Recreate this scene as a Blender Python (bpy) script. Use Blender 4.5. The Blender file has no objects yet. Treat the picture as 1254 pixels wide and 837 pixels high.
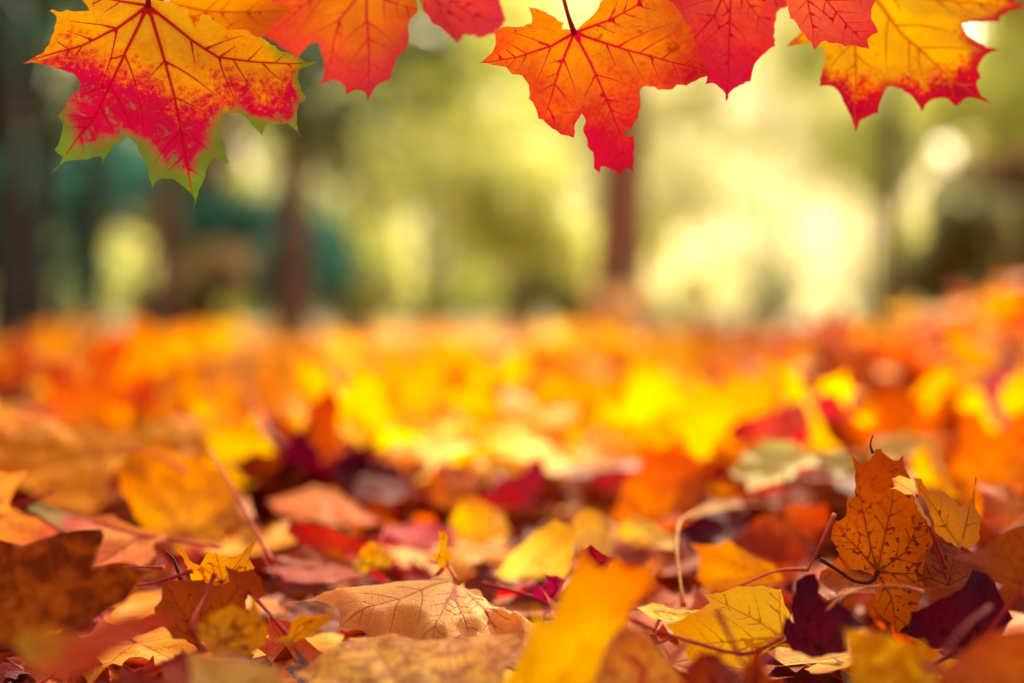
import bpy, math, random
import numpy as np
from mathutils import Vector, Matrix, noise as mnoise
from mathutils.geometry import delaunay_2d_cdt

# ---------------------------------------------------------------- camera, sky, sun, exposure
scene = bpy.context.scene
K = 0.72 / 1254.0                 # one photo pixel, per metre of distance (50 mm lens, 36 mm film)
HORIZON = 385.0                   # photo row of the horizon
CAM_Z = 0.15
PITCH = (418.5 - HORIZON) * K
FOCUS = 0.75

cam_data = bpy.data.cameras.new("camera")
cam = bpy.data.objects.new("camera", cam_data)
scene.collection.objects.link(cam)
cam.location = (0, 0, CAM_Z)
cam.rotation_euler = (math.pi / 2 - PITCH, 0, 0)
cam_data.lens = 50
cam_data.sensor_width = 36
cam_data.clip_start = 0.02
cam_data.clip_end = 2000
cam_data.dof.use_dof = True
cam_data.dof.focus_distance = FOCUS
cam_data.dof.aperture_fstop = 2.1
cam_data.dof.aperture_blades = 0
scene.camera = cam

SUN_EL, SUN_AZ = math.radians(38), math.radians(16)      # azimuth from +Y towards +X
world = bpy.data.worlds.new("World")
scene.world = world
world.use_nodes = True
wn = world.node_tree
sky = wn.nodes.new("ShaderNodeTexSky")
sky.sky_type = 'NISHITA'
sky.sun_disc = False
sky.sun_elevation = SUN_EL
sky.sun_rotation = SUN_AZ
sky.air_density = 1.0
sky.dust_density = 8.0
sky.ozone_density = 0.3
wn.links.new(sky.outputs[0], wn.nodes["Background"].inputs[0])
wn.nodes["Background"].inputs[1].default_value = 0.15

sun_data = bpy.data.lights.new("sun", 'SUN')
sun_data.energy = 4.4
sun_data.angle = math.radians(0.6)
sun_data.color = (1.0, 0.86, 0.66)
sun = bpy.data.objects.new("sun", sun_data)
scene.collection.objects.link(sun)
sd = Vector((math.sin(SUN_AZ) * math.cos(SUN_EL), math.cos(SUN_AZ) * math.cos(SUN_EL), math.sin(SUN_EL)))
sun.rotation_euler = sd.to_track_quat('Z', 'Y').to_euler()

scene.view_settings.view_transform = 'Standard'
scene.view_settings.look = 'None'
scene.view_settings.gamma = 1.0
scene.view_settings.use_curve_mapping = False
scene.view_settings.exposure = 1.4
scene.view_settings.use_white_balance = True
scene.view_settings.white_balance_temperature = 7300
scene.view_settings.white_balance_tint = 7
scene.render.engine = 'CYCLES'
scene.cycles.use_denoising = True
scene.cycles.max_bounces = 8
scene.cycles.transmission_bounces = 4
scene.cycles.diffuse_bounces = 5
scene.cycles.glossy_bounces = 2
scene.cycles.sample_clamp_indirect = 6

rng = random.Random(7)

# ---------------------------------------------------------------- helpers
def ray(px, py):
    u, w = (px - 627) * K, (418.5 - py) * K
    c, s = math.cos(PITCH), math.sin(PITCH)
    return Vector((u, c + w * s, -s + w * c))

def at(px, py, Y):
    r = ray(px, py)
    return Vector((0, 0, CAM_Z)) + r * (Y / r.y)

def to_px(p):
    c, s = math.cos(PITCH), math.sin(PITCH)
    z = p[2] - CAM_Z
    f = p[1] * c - z * s
    up = p[1] * s + z * c
    return 627 + p[0] / f / K, 418.5 - up / f / K

def sstep(a, b, x):
    t = np.clip((x - a) / (b - a), 0, 1)
    return t * t * (3 - 2 * t)

def link(o, parent=None):
    scene.collection.objects.link(o)
    if parent is not None:
        o.parent = parent
    return o

def empty(name, label, cat, group=None, matrix=None):
    o = bpy.data.objects.new(name, None)
    o.empty_display_size = 0.02
    link(o)
    if matrix is not None:
        o.matrix_world = matrix
    tag(o, label, cat, group)
    return o

def tag(o, label, cat, group=None, kind=None):
    if label: o['label'] = label
    if cat: o['category'] = cat
    if group: o['group'] = group
    if kind: o['kind'] = kind
    return o

# ---------------------------------------------------------------- materials
def srgb(r, g, b):
    f = lambda c: ((c / 255) / 12.92) if c / 255 <= 0.04045 else (((c / 255) + 0.055) / 1.055) ** 2.4
    return (f(r), f(g), f(b), 1.0)

class NT:
    """small wrapper for writing node trees"""
    def __init__(self, name):
        self.m = bpy.data.materials.new(name)
        self.m.use_nodes = True
        self.t = self.m.node_tree
        self.t.nodes.clear()
    def n(self, typ, **kw):
        nd = self.t.nodes.new(typ)
        for k, v in kw.items():
            setattr(nd, k, v)
        return nd
    def l(self, a, b):
        self.t.links.new(a, b)
    def val(self, sock, v):
        if hasattr(v, 'is_linked') or isinstance(v, bpy.types.NodeSocket):
            self.l(v, sock)
        else:
            sock.default_value = v
    def math(self, op, a, b=None, clamp=False):
        nd = self.n("ShaderNodeMath", operation=op, use_clamp=clamp)
        self.val(nd.inputs[0], a)
        if b is not None: self.val(nd.inputs[1], b)
        return nd.outputs[0]
    def mix(self, fac, a, b, blend='MIX'):
        nd = self.n("ShaderNodeMix", data_type='RGBA', blend_type=blend)
        self.val(nd.inputs[0], fac); self.val(nd.inputs[6], a); self.val(nd.inputs[7], b)
        return nd.outputs[2]
    def rng(self, v, a, b, c=0.0, d=1.0, smooth=True):
        nd = self.n("ShaderNodeMapRange", interpolation_type='SMOOTHSTEP' if smooth else 'LINEAR')
        self.val(nd.inputs[0], v)
        for i, x in enumerate((a, b, c, d)): nd.inputs[i + 1].default_value = x
        return nd.outputs[0]
    def noise(self, vec, scale, detail=3, rough=0.68, dist=0.0):
        nd = self.n("ShaderNodeTexNoise")
        if vec is not None: self.l(vec, nd.inputs['Vector'])
        nd.inputs['Scale'].default_value = scale
        nd.inputs['Detail'].default_value = detail
        nd.inputs['Roughness'].default_value = rough
        nd.inputs['Distortion'].default_value = dist
        return nd.outputs[0]
    def attr(self, name):
        return self.n("ShaderNodeAttribute", attribute_name=name)
    def ramp(self, fac, stops, interp='LINEAR'):
        nd = self.n("ShaderNodeValToRGB")
        cr = nd.color_ramp
        cr.interpolation = interp
        while len(cr.elements) < len(stops): cr.elements.new(0.5)
        for e, (p, c) in zip(cr.elements, stops):
            e.position = p; e.color = c
        self.l(fac, nd.inputs[0])
        return nd.outputs[0]
    def out(self, shader):
        o = self.n("ShaderNodeOutputMaterial")
        self.l(shader, o.inputs[0])
        return self.m

def leaf_mat(name, stops, vein, edge=None, edge_w=0.012, brown=None, brown_amt=0.0, spot=None, spot_amt=0.0,
             trans=0.45, rough=0.55, streak=0.35, vein_amt=0.85, spec=0.1, tint=1.02, vein_w=1.0, down=0.0, grain=1.0, brown_t=None):
    """stops: colours (sRGB triples) from the leaf base to the lobe tips; edge: margin colour; brown: dry blotches"""
    T = NT(name)
    oi = T.n("ShaderNodeObjectInfo")
    tc = T.n("ShaderNodeTexCoord")
    mp = T.n("ShaderNodeVectorMath", operation='ADD')
    T.l(tc.outputs['Object'], mp.inputs[0])
    cmb = T.n("ShaderNodeCombineXYZ")
    T.l(T.math('MULTIPLY', oi.outputs['Random'], 37.0), cmb.inputs[0])
    T.l(T.math('MULTIPLY', oi.outputs['Random'], 11.0), cmb.inputs[2])
    T.l(cmb.outputs[0], mp.inputs[1])
    P = mp.outputs[0]
    rad, edg, ven = T.attr('rad').outputs[2], T.attr('edge').outputs[2], T.attr('vein').outputs[2]
    n1 = T.noise(P, 32, 3, 0.55, 0.3)
    n2 = T.noise(P, 150, 4, 0.7, 0.6)
    base = rad
    if down:
        sp = T.n("ShaderNodeSeparateXYZ"); T.l(tc.outputs['Object'], sp.inputs[0])
        base = T.math('ADD', T.math('MULTIPLY', rad, 1 - down), T.math('ADD', T.math('MULTIPLY', sp.outputs[1], -0.94 * down / 0.085), T.math('MULTIPLY', sp.outputs[0], -0.35 * down / 0.085)))
    t = T.math('ADD', base, T.math('MULTIPLY', T.math('SUBTRACT', n1, 0.5), streak * 1.3))
    n6 = T.noise(P, 420, 3, 0.8, 0.4)
    t = T.math('ADD', t, T.math('MULTIPLY', T.math('SUBTRACT', n6, 0.5), streak * 0.7 * grain))
    t = T.math('SUBTRACT', t, T.rng(ven, 0.5, 9.0, 0.07, 0.0))
    t = T.math('ADD', t, T.math('MULTIPLY', T.math('SUBTRACT', n2, 0.5), streak))
    k = len(stops)
    ss = [(s[0], srgb(*s[1])) if isinstance(s[0], float) else (0.12 + 0.76 * i / max(1, k - 1), srgb(*s)) for i, s in enumerate(stops)]
    col = T.ramp(t, ss)
    if edge:
        e = T.math('ADD', edg, T.math('MULTIPLY', T.math('SUBTRACT', n2, 0.5), edge_w * 2.2))
        e = T.math('ADD', e, T.math('MULTIPLY', T.math('SUBTRACT', n1, 0.5), edge_w * 5.0))
        e = T.math('SUBTRACT', e, T.math('MULTIPLY', T.math('SUBTRACT', rad, 0.55), edge_w * 1.2))
        ef = T.rng(e, edge_w * -0.2, edge_w * 1.3, 0.9, 0.0)
        ef = T.math('MULTIPLY', ef, T.rng(T.math('ADD', rad, T.math('MULTIPLY', n1, 0.3)), 0.62, 0.85))
        col = T.mix(ef, col, srgb(*edge))
    if brown:
        n3 = T.noise(P, 60, 5, 0.75, 1.2)
        bf = T.rng(n3, 0.62 - brown_amt * 0.3, 0.72 - brown_amt * 0.2, 0, 0.85)
        if brown_t: bf = T.math('MULTIPLY', bf, T.rng(t, brown_t, brown_t + 0.2))
        col = T.mix(bf, col, srgb(*brown))
    if spot:
        n4 = T.noise(P, 330, 2, 0.5)
        n5 = T.noise(P, 45, 1, 0.5)
        s = T.math('ADD', n4, T.math('MULTIPLY', n5, 0.35))
        col = T.mix(T.rng(s, 0.98 - spot_amt * 0.18, 1.02 - spot_amt * 0.18, 0, 0.85), col, srgb(*spot))
    # the fine net of small veins
    vo = T.n("ShaderNodeTexVoronoi", feature='DISTANCE_TO_EDGE')
    T.l(P, vo.inputs['Vector']); vo.inputs['Scale'].default_value = 260
    net = T.rng(vo.outputs['Distance'], 0.0, 0.12, 1.0, 0.0)
    col = T.mix(T.math('MULTIPLY', net, 0.12), col, srgb(*vein))
    halo = T.rng(ven, 0.8, 5.5, 0.26, 0.0)
    col = T.mix(halo, col, srgb(*vein))
    vf = T.rng(ven, 0.55 * vein_w, 1.35 * vein_w, vein_amt, 0.0)
    col = T.mix(vf, col, srgb(*vein))
    hs = T.n("ShaderNodeHueSaturation")
    T.l(col, hs.inputs['Color'])
    T.l(T.math('ADD', T.math('MULTIPLY', oi.outputs['Random'], 0.016), 0.492), hs.inputs['Hue'])
    T.l(T.math('ADD', T.math('MULTIPLY', oi.outputs['Random'], 0.3), 0.85), hs.inputs['Value'])
    col = hs.outputs[0]
    bs = T.n("ShaderNodeBsdfPrincipled")
    T.l(col, bs.inputs['Base Color'])
    bs.inputs['Specular IOR Level'].default_value = spec
    T.l(T.rng(n2, 0.3, 0.7, rough - 0.08, rough + 0.12), bs.inputs['Roughness'])
    h = T.math('ADD', T.math('MULTIPLY', T.rng(ven, 0.0, 3.5, 1.0, 0.0), -0.55), T.math('MULTIPLY', net, -0.25))
    h = T.math('ADD', h, T.math('MULTIPLY', n2, 0.6))
    bp = T.n("ShaderNodeBump")
    bp.inputs['Strength'].default_value = 0.55
    bp.inputs['Distance'].default_value = 0.0012
    T.l(h, bp.inputs['Height'])
    T.l(bp.outputs[0], bs.inputs['Normal'])
    tr = T.n("ShaderNodeBsdfTranslucent")
    sat = T.n("ShaderNodeHueSaturation")
    sat.inputs['Saturation'].default_value = 1.08
    sat.inputs['Value'].default_value = tint
    T.l(col, sat.inputs['Color'])
    T.l(sat.outputs[0], tr.inputs['Color'])
    mx = T.n("ShaderNodeMixShader")
    mx.inputs[0].default_value = trans
    T.l(bs.outputs[0], mx.inputs[1]); T.l(tr.outputs[0], mx.inputs[2])
    return T.out(mx.outputs[0])

def stem_mat(name, c1, c2):
    T = NT(name)
    tc = T.n("ShaderNodeTexCoord")
    col = T.mix(T.rng(T.noise(tc.outputs['Object'], 60, 4), 0.35, 0.65), srgb(*c1), srgb(*c2))
    bs = T.n("ShaderNodeBsdfPrincipled")
    T.l(col, bs.inputs['Base Color'])
    bs.inputs['Roughness'].default_value = 0.75
    bs.inputs['Specular IOR Level'].default_value = 0.15
    return T.out(bs.outputs[0])

def bark_mat(name, c1, c2, scale=9):
    T = NT(name)
    tc = T.n("ShaderNodeTexCoord")
    mp = T.n("ShaderNodeMapping")
    mp.inputs['Scale'].default_value = (1, 1, 0.18)
    T.l(tc.outputs['Object'], mp.inputs[0])
    n = T.noise(mp.outputs[0], scale * 2.2, 6, 0.7, 1.0)
    m = T.noise(tc.outputs['Object'], 2.3, 3)
    col = T.mix(T.rng(n, 0.35, 0.68), srgb(*c1), srgb(*c2))
    col = T.mix(T.rng(m, 0.5, 0.75, 0, 0.5), col, srgb(96, 100, 60))
    bs = T.n("ShaderNodeBsdfPrincipled")
    T.l(col, bs.inputs['Base Color'])
    bs.inputs['Roughness'].default_value = 0.9
    bp = T.n("ShaderNodeBump"); bp.inputs['Distance'].default_value = 0.02
    T.l(n, bp.inputs['Height']); T.l(bp.outputs[0], bs.inputs['Normal'])
    return T.out(bs.outputs[0])

def foliage_mat(name, c1, c2, trans=0.5):
    T = NT(name)
    g = T.n("ShaderNodeNewGeometry")
    tc = T.n("ShaderNodeTexCoord")
    f = T.math('ADD', T.math('MULTIPLY', g.outputs['Random Per Island'], 0.7), T.math('MULTIPLY', T.noise(tc.outputs['Object'], 1.6, 2), 0.5))
    col = T.mix(T.rng(f, 0.25, 0.95), srgb(*c1), srgb(*c2))
    bs = T.n("ShaderNodeBsdfPrincipled")
    T.l(col, bs.inputs['Base Color']); bs.inputs['Roughness'].default_value = 0.5
    tr = T.n("ShaderNodeBsdfTranslucent")
    T.l(col, tr.inputs['Color'])
    mx = T.n("ShaderNodeMixShader"); mx.inputs[0].default_value = trans
    T.l(bs.outputs[0], mx.inputs[1]); T.l(tr.outputs[0], mx.inputs[2])
    return T.out(mx.outputs[0])

# ---------------------------------------------------------------- leaf meshes
def inside(poly, p):
    x, y = p[:, 0], p[:, 1]
    r = np.zeros(len(p), bool)
    n = len(poly)
    for i in range(n):
        x1, y1 = poly[i]; x2, y2 = poly[(i + 1) % n]
        if y1 == y2: continue
        c = (y1 > y) != (y2 > y)
        r ^= c & (x < (x2 - x1) * (y - y1) / (y2 - y1) + x1)
    return r

def seg_dist(p, a, b):
    """distance of each p to each segment a-b, and the place along it"""
    ab = b - a
    L2 = np.maximum((ab ** 2).sum(1), 1e-14)
    d = p[:, None, :] - a[None]
    t = np.clip((d * ab[None]).sum(2) / L2[None], 0, 1)
    q = d - t[..., None] * ab[None]
    return np.sqrt((q ** 2).sum(2)), t

def outline_detail(poly, step, sag, jit, r):
    """round the bays between the teeth and roughen the margin"""
    poly = np.asarray(poly, float)
    area = 0.5 * np.sum(poly[:, 0] * np.roll(poly[:, 1], -1) - np.roll(poly[:, 0], -1) * poly[:, 1])
    if area < 0: poly = poly[::-1]
    out = []
    n = len(poly)
    for i in range(n):
        a, b = poly[i], poly[(i + 1) % n]
        L = np.linalg.norm(b - a)
        k = max(1, int(L / step))
        nrm = np.array([-(b - a)[1], (b - a)[0]]) / max(L, 1e-9)
        for j in range(k):
            t = j / k
            q = a + (b - a) * t + nrm * sag * L * 4 * t * (1 - t)
            if j: q = q + np.array([r.gauss(0, jit), r.gauss(0, jit)])
            out.append(q)
    return np.array(out)

def make_veins(poly, tips, R, r, dense=True):
    """main veins from the origin to each tip and side veins from them: list of (points, half width at start, at end)"""
    veins = []
    w0 = 0.00064 * (R / 0.085)
    for tip in tips:
        pts = [np.zeros(2)] + [np.asarray(q, float) for q in tip]
        P = []
        for a, b in zip(pts[:-1], pts[1:]):
            m = max(2, int(np.linalg.norm(b - a) / 0.006))
            P += [a + (b - a) * j / m for j in range(m)]
        P.append(pts[-1] * 0.985)
        P = np.array(P)
        veins.append((P, w0, w0 * 0.16))
    mains = list(veins)
    side_pts = [np.array([[9., 9.]])]
    for mi, (P, a, b) in enumerate(mains):
        d = np.linalg.norm(np.diff(P, axis=0), axis=1)
        S = np.concatenate([[0], np.cumsum(d)])
        L = S[-1]
        if L < R * 0.25: continue
        fr = [0.24, 0.42, 0.58, 0.72, 0.84] if dense else [0.3, 0.5, 0.7]
        others = np.concatenate([m[0] for j, m in enumerate(mains) if j != mi]) if len(mains) > 1 else np.array([[9., 9.]])
        for side in (1, -1):
            for f in fr:
                s = (f + r.uniform(-0.05, 0.05) + (0.04 if side > 0 else 0)) * L
                i = min(len(P) - 2, int(np.searchsorted(S, s)))
                p = P[i].copy()
                dr = P[i + 1] - P[max(0, i - 1)]
                dr /= np.linalg.norm(dr)
                ang = side * r.uniform(0.75, 0.95)
                mx = (0.5 * (1 - f) + 0.1) * L
                pts = [p.copy()]
                st = 0.0035; run = 0
                while run < mx:
                    c, sn = math.cos(ang), math.sin(ang)
                    v = np.array([dr[0] * c - dr[1] * sn, dr[0] * sn + dr[1] * c])
                    q = pts[-1] + v * st
                    if not inside(poly, q[None])[0]: break
                    if run > 0.006 and np.min(np.linalg.norm(others - q, axis=1)) < 0.004: break
                    if run > 0.004 and np.min(np.linalg.norm(np.concatenate(side_pts) - q, axis=1)) < 0.0042: break
                    pts.append(q); run += st
                    ang *= 0.965
                if len(pts) > 2:
                    pts = pts[:-1] if len(pts) > 4 else pts
                    side_pts.append(np.array(pts[1:]))
                    veins.append((np.array(pts), w0 * 0.48 * (1 - 0.5 * f), w0 * 0.1))
    return veins

def leaf_mesh(name, poly, tips, R, grid=0.004, seed=0, deform=None, sag=0.05, jit=0.0003, dense=True, step=None):
    """flat outline -> triangulated leaf blade with rad / edge / vein attributes; junction at the origin"""
    r = random.Random(seed)
    out = outline_detail(poly, step or grid * 0.8, sag, jit, r)
    veins = make_veins(out, tips, R, r, dense)
    pts = [tuple(p) for p in out]
    n = len(pts)
    edges = [(i, (i + 1) % n) for i in range(n)]
    for P, a, b in veins:
        ins = inside(out, P)
        last = -1
        for k_, p in enumerate(P):
            if not ins[k_]:
                last = -1; continue
            pts.append(tuple(p))
            if last >= 0: edges.append((last, len(pts) - 1))
            last = len(pts) - 1
    # points beside each vein keep it narrow
    VA = np.concatenate([v[0][:-1] for v in veins]); VB = np.concatenate([v[0][1:] for v in veins])
    gd = []
    for P, a, b in veins:
        d = np.gradient(P, axis=0)
        d = d / np.maximum(np.linalg.norm(d, axis=1), 1e-9)[:, None]
        q = np.column_stack([-d[:, 1], d[:, 0]])
        gd += [P + q * 0.0014, P - q * 0.0014]
    gd = np.concatenate(gd)
    gd = gd[inside(out, gd)]
    if len(gd):
        gd = gd[seg_dist(gd, VA, VB)[0].min(1) > 0.0011]
        gd = gd[seg_dist(gd, out, np.roll(out, -1, 0))[0].min(1) > 0.0006]
    lo, hi = out.min(0), out.max(0)
    gx = np.arange(lo[0], hi[0], grid); gy = np.arange(lo[1], hi[1], grid * 0.87)
    G = np.array([(x + (grid / 2 if j % 2 else 0) + r.uniform(-.15, .15) * grid, y + r.uniform(-.15, .15) * grid) for j, y in enumerate(gy) for x in gx])
    G = G[inside(out, G)]
    dO, _ = seg_dist(G, out, np.roll(out, -1, 0))
    G = G[dO.min(1) > grid * 0.4]
    allv = np.concatenate([np.array(pts[n:])] if len(pts) > n else [np.array([[9., 9.]])])
    if len(gd):
        pts += [tuple(p) for p in gd]
        allv = np.concatenate([allv, gd])
    if len(G):
        dv = np.min(np.linalg.norm(G[:, None] - allv[None], axis=2), 1)
        G = G[dv > grid * 0.45]
    pts += [tuple(p) for p in G]
    res = delaunay_2d_cdt([Vector(p) for p in pts], edges, [], 0, 1e-7)
    V = np.array([(v[0], v[1]) for v in res[0]])
    F = [f for f in res[2]]
    C = np.array([V[list(f)].mean(0) for f in F])
    ok = inside(out, C)
    F = [f for f, o in zip(F, ok) if o]
    used = sorted({i for f in F for i in f})
    remap = {o: i for i, o in enumerate(used)}
    V = V[used]
    F = [tuple(remap[i] for i in f) for f in F]
    # attributes
    e = seg_dist(V, out, np.roll(out, -1, 0))[0].min(1)
    A = np.concatenate([v[0][:-1] for v in veins]); B = np.concatenate([v[0][1:] for v in veins])
    W0, W1 = [], []
    for P, a, b in veins:
        m = len(P) - 1
        w = np.linspace(a, b, m + 1)
        W0 += list(w[:-1]); W1 += list(w[1:])
    D, t = seg_dist(V, A, B)
    W = np.array(W0)[None] * (1 - t) + np.array(W1)[None] * t
    vein = np.minimum((D / W).min(1), 60)
    nm = [len(v[0]) - 1 for v in veins[:len(tips)]]
    dm = D[:, :sum(nm)].min(1)
    rad = np.linalg.norm(V, axis=1) / R
    Z = deform(V, rad, e, dm) if deform else np.zeros(len(V))
    P3 = Z if Z.ndim == 2 else np.column_stack([V, Z])
    me = bpy.data.meshes.new(name)
    me.from_pydata([tuple(p) for p in P3], [], F)
    for an, arr in (('rad', rad), ('edge', e), ('vein', vein)):
        at_ = me.attributes.new(an, 'FLOAT', 'POINT')
        at_.data.foreach_set('value', arr.astype(np.float32))
    me.polygons.foreach_set('use_smooth', [True] * len(me.polygons))
    me.update()
    return me

def bend(P, axis_ang, Rb):
    """roll a leaf round an axis lying in its plane (lengths kept)"""
    c, s = math.cos(axis_ang), math.sin(axis_ang)
    u = P[:, 0] * c + P[:, 1] * s
    v = -P[:, 0] * s + P[:, 1] * c
    z = P[:, 2]
    th = v / Rb
    v2 = (Rb - z) * np.sin(th)
    z2 = Rb - (Rb - z) * np.cos(th)
    return np.column_stack([u * c - v2 * s, u * s + v2 * c, z2])

def deformer(seed, cup=0.0, ripple=0.004, puff=0.1, margin=0.0, bends=(), R=0.085, tipcurl=0.0):
    r = random.Random(seed)
    ph = [r.uniform(0, 6.28) for _ in range(6)]
    off = r.uniform(0, 50)
    def f(V, rad, e, dm):
        th = np.arctan2(V[:, 1], V[:, 0])
        z = cup * R * rad ** 2
        z = z + ripple * (np.sin(2 * th + ph[0]) * 0.7 + np.sin(3 * th + ph[1]) + 0.6 * np.sin(5 * th + ph[2])) * np.clip(rad, 0, 1.2) ** 2
        nz = np.array([mnoise.noise(Vector((x * 28 + off, y * 28, off))) + 0.5 * mnoise.noise(Vector((x * 70, y * 70 + off, off))) for x, y in V])
        z = z + ripple * 0.8 * nz * (0.3 + rad)
        z = z + puff * np.minimum(dm, 0.012) * sstep(0, 0.006, dm)
        z = z - margin * (1 - sstep(0.0, 0.011, e)) * (0.5 + 0.5 * np.sin(5 * th + ph[3]) * 0.6 + 0.2)
        z = z + tipcurl * R * np.clip(rad - 0.55, 0, 1) ** 2 * (1 + 0.6 * np.sin(3 * th + ph[4]))
        P = np.column_stack([V, z])
        for a, Rb in bends:
            P = bend(P, a, Rb)
        return P
    return f

def tube_bm(points, radii, sides=7):
    """verts, faces of a smooth tube through points"""
    P = [Vector(p) for p in points]
    n = len(P)
    S, Rr = [], []
    for i in range(n - 1):
        p0, p1, p2, p3 = P[max(0, i - 1)], P[i], P[i + 1], P[min(n - 1, i + 2)]
        m = 5
        for j in range(m):
            t = j / m
            S.append(0.5 * ((2 * p1) + (p2 - p0) * t + (2 * p0 - 5 * p1 + 4 * p2 - p3) * t * t + (3 * p1 - p0 - 3 * p2 + p3) * t ** 3))
            Rr.append(radii[i] + (radii[i + 1] - radii[i]) * t)
    S.append(P[-1]); Rr.append(radii[-1])
    vs, fs = [], []
    ref = Vector((0.3, 0.2, 1)).normalized()
    for i, p in enumerate(S):
        d = (S[min(i + 1, len(S) - 1)] - S[max(i - 1, 0)])
        d = d.normalized() if d.length > 1e-9 else Vector((0, 0, 1))
        a = d.cross(ref)
        a = a.normalized() if a.length > 1e-4 else d.orthogonal().normalized()
        b = d.cross(a)
        for k in range(sides):
            an = 2 * math.pi * k / sides
            vs.append(p + (a * math.cos(an) + b * math.sin(an)) * Rr[i])
        if i:
            o = len(vs) - 2 * sides
            for k in range(sides):
                k2 = (k + 1) % sides
                fs.append((o + k, o + k2, o + sides + k2, o + sides + k))
    fs.append(tuple(range(sides))[::-1])
    fs.append(tuple(range(len(vs) - sides, len(vs))))
    return vs, fs

def mesh_obj(name, vs, fs, mat, parent=None, smooth=True):
    me = bpy.data.meshes.new(name)
    me.from_pydata([tuple(v) for v in vs], [], fs)
    if smooth: me.polygons.foreach_set('use_smooth', [True] * len(me.polygons))
    me.materials.append(mat)
    o = bpy.data.objects.new(name, me)
    return link(o, parent)

# ---------------------------------------------------------------- the ground
def bed(x, y):
    """height of the top of the leaf carpet"""
    h = 0.012 * sstep(1.1, 4.6, y) * np.ones_like(x)
    h = h + 0.40 * np.exp(-(((x - 1.5) / 0.66) ** 2 + ((y - 2.7) / 0.95) ** 2))
    h = h + 0.05 * np.exp(-(((x + 1.25) / 0.5) ** 2 + ((y - 2.6) / 0.7) ** 2))
    h = h + 0.014 * (np.sin(3.1 * x + 0.6) * np.sin(2.3 * y) + np.sin(1.7 * x - 2.9 * y)) * sstep(0.9, 1.8, y)
    h = h + 0.045 * np.sin(5.2 * x + 1.3 * y + 0.5) * np.sin(2.1 * y + 1.7 * x) * sstep(1.6, 2.6, y) * (1 - sstep(9, 14, y))
    h = h + 0.5 * sstep(60, 400, np.hypot(x, y))
    return h

def bed1(x, y):
    return float(bed(np.array([float(x)]), np.array([float(y)]))[0])

def bed_hit(px, py):
    d = ray(px, py)
    Yv = 0.4
    while Yv < 12:
        p = Vector((0, 0, CAM_Z)) + d * (Yv / d.y)
        if p.z < bed1(p.x, p.y): return p
        Yv *= 1.015
    return None

def ground_mat():
    T = NT("leaf_mould")
    tc = T.n("ShaderNodeTexCoord")
    P = tc.outputs['Object']
    vo = T.n("ShaderNodeTexVoronoi"); T.l(P, vo.inputs['Vector']); vo.inputs['Scale'].default_value = 11
    sep = T.n("ShaderNodeSeparateColor"); T.l(vo.outputs['Color'], sep.inputs[0])
    leaves = T.ramp(sep.outputs[0], [(0.0, srgb(120, 52, 22)), (0.25, srgb(178, 92, 28)), (0.5, srgb(212, 132, 34)), (0.75, srgb(150, 60, 30)), (0.95, srgb(226, 170, 50))], 'CONSTANT')
    soil = T.mix(T.rng(T.noise(P, 40, 5), 0.35, 0.65), srgb(46, 22, 16), srgb(88, 44, 24))
    grass = T.mix(T.rng(T.noise(P, 1.1, 5, 0.6), 0.35, 0.65), srgb(78, 72, 36), srgb(122, 98, 46))
    ln = T.n("ShaderNodeVectorMath", operation='LENGTH'); T.l(P, ln.inputs[0])
    d = T.math('ADD', ln.outputs[1], T.math('MULTIPLY', T.noise(P, 0.7, 3), 4.0))
    col = T.mix(T.rng(d, 2.5, 6.0), soil, leaves)
    col = T.mix(T.rng(d, 11, 18), col, grass)
    bs = T.n("ShaderNodeBsdfPrincipled"); T.l(col, bs.inputs['Base Color']); bs.inputs['Roughness'].default_value = 0.85
    bp = T.n("ShaderNodeBump"); bp.inputs['Distance'].default_value = 0.02
    T.l(T.noise(P, 30, 5), bp.inputs['Height']); T.l(bp.outputs[0], bs.inputs['Normal'])
    return T.out(bs.outputs[0])

N = 190
s_ = np.linspace(-1, 1, N)
gx = 900 * np.sinh(7.2 * s_) / np.sinh(7.2)
X, Y = np.meshgrid(gx, gx + 2.0)
Zg = bed(X.ravel(), Y.ravel()) - 0.09
gv = np.column_stack([X.ravel(), Y.ravel(), Zg])
gf = [(j * N + i, j * N + i + 1, (j + 1) * N + i + 1, (j + 1) * N + i) for j in range(N - 1) for i in range(N - 1)]
ground = mesh_obj('ground', gv, gf, ground_mat())
tag(ground, 'leaf mould ground under the carpet of autumn leaves', None, None, 'structure')

# ---------------------------------------------------------------- trees and bushes behind
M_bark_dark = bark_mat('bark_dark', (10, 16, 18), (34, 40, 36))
M_bark_brown = bark_mat('bark_brown', (112, 88, 68), (158, 128, 100))
M_bark_grey = bark_mat('bark_grey', (62, 50, 40), (118, 98, 78))

def crown_mesh(clumps, n, size, r):
    """leaf-sized faces spread through overlapping clumps (centre, radii)"""
    vs, fs = [], []
    vol = [c[1][0] * c[1][1] * c[1][2] for c in clumps]
    for c in r.choices(clumps, vol, k=n):
        while True:
            q = Vector((r.uniform(-1, 1), r.uniform(-1, 1), r.uniform(-1, 1)))
            if q.length < 1: break
        q = q * (0.55 + 0.45 * r.random())
        p = Vector((c[0][0] + q.x * c[1][0], c[0][1] + q.y * c[1][1], c[0][2] + q.z * c[1][2]))
        u = Vector((r.gauss(0, 1), r.gauss(0, 1), r.gauss(0, 0.7))).normalized()
        v = u.orthogonal().normalized()
        v = (Matrix.Rotation(r.uniform(0, 6.28), 3, u) @ v)
        w = u.cross(v)
        s = size * r.uniform(0.6, 1.3)
        o = len(vs)
        vs += [p - v * s, p + w * s * 0.55 - v * 0.1 * s, p + v * s, p - w * s * 0.55 - v * 0.1 * s]
        fs.append((o, o + 1, o + 2, o + 3))
    return vs, fs

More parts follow.
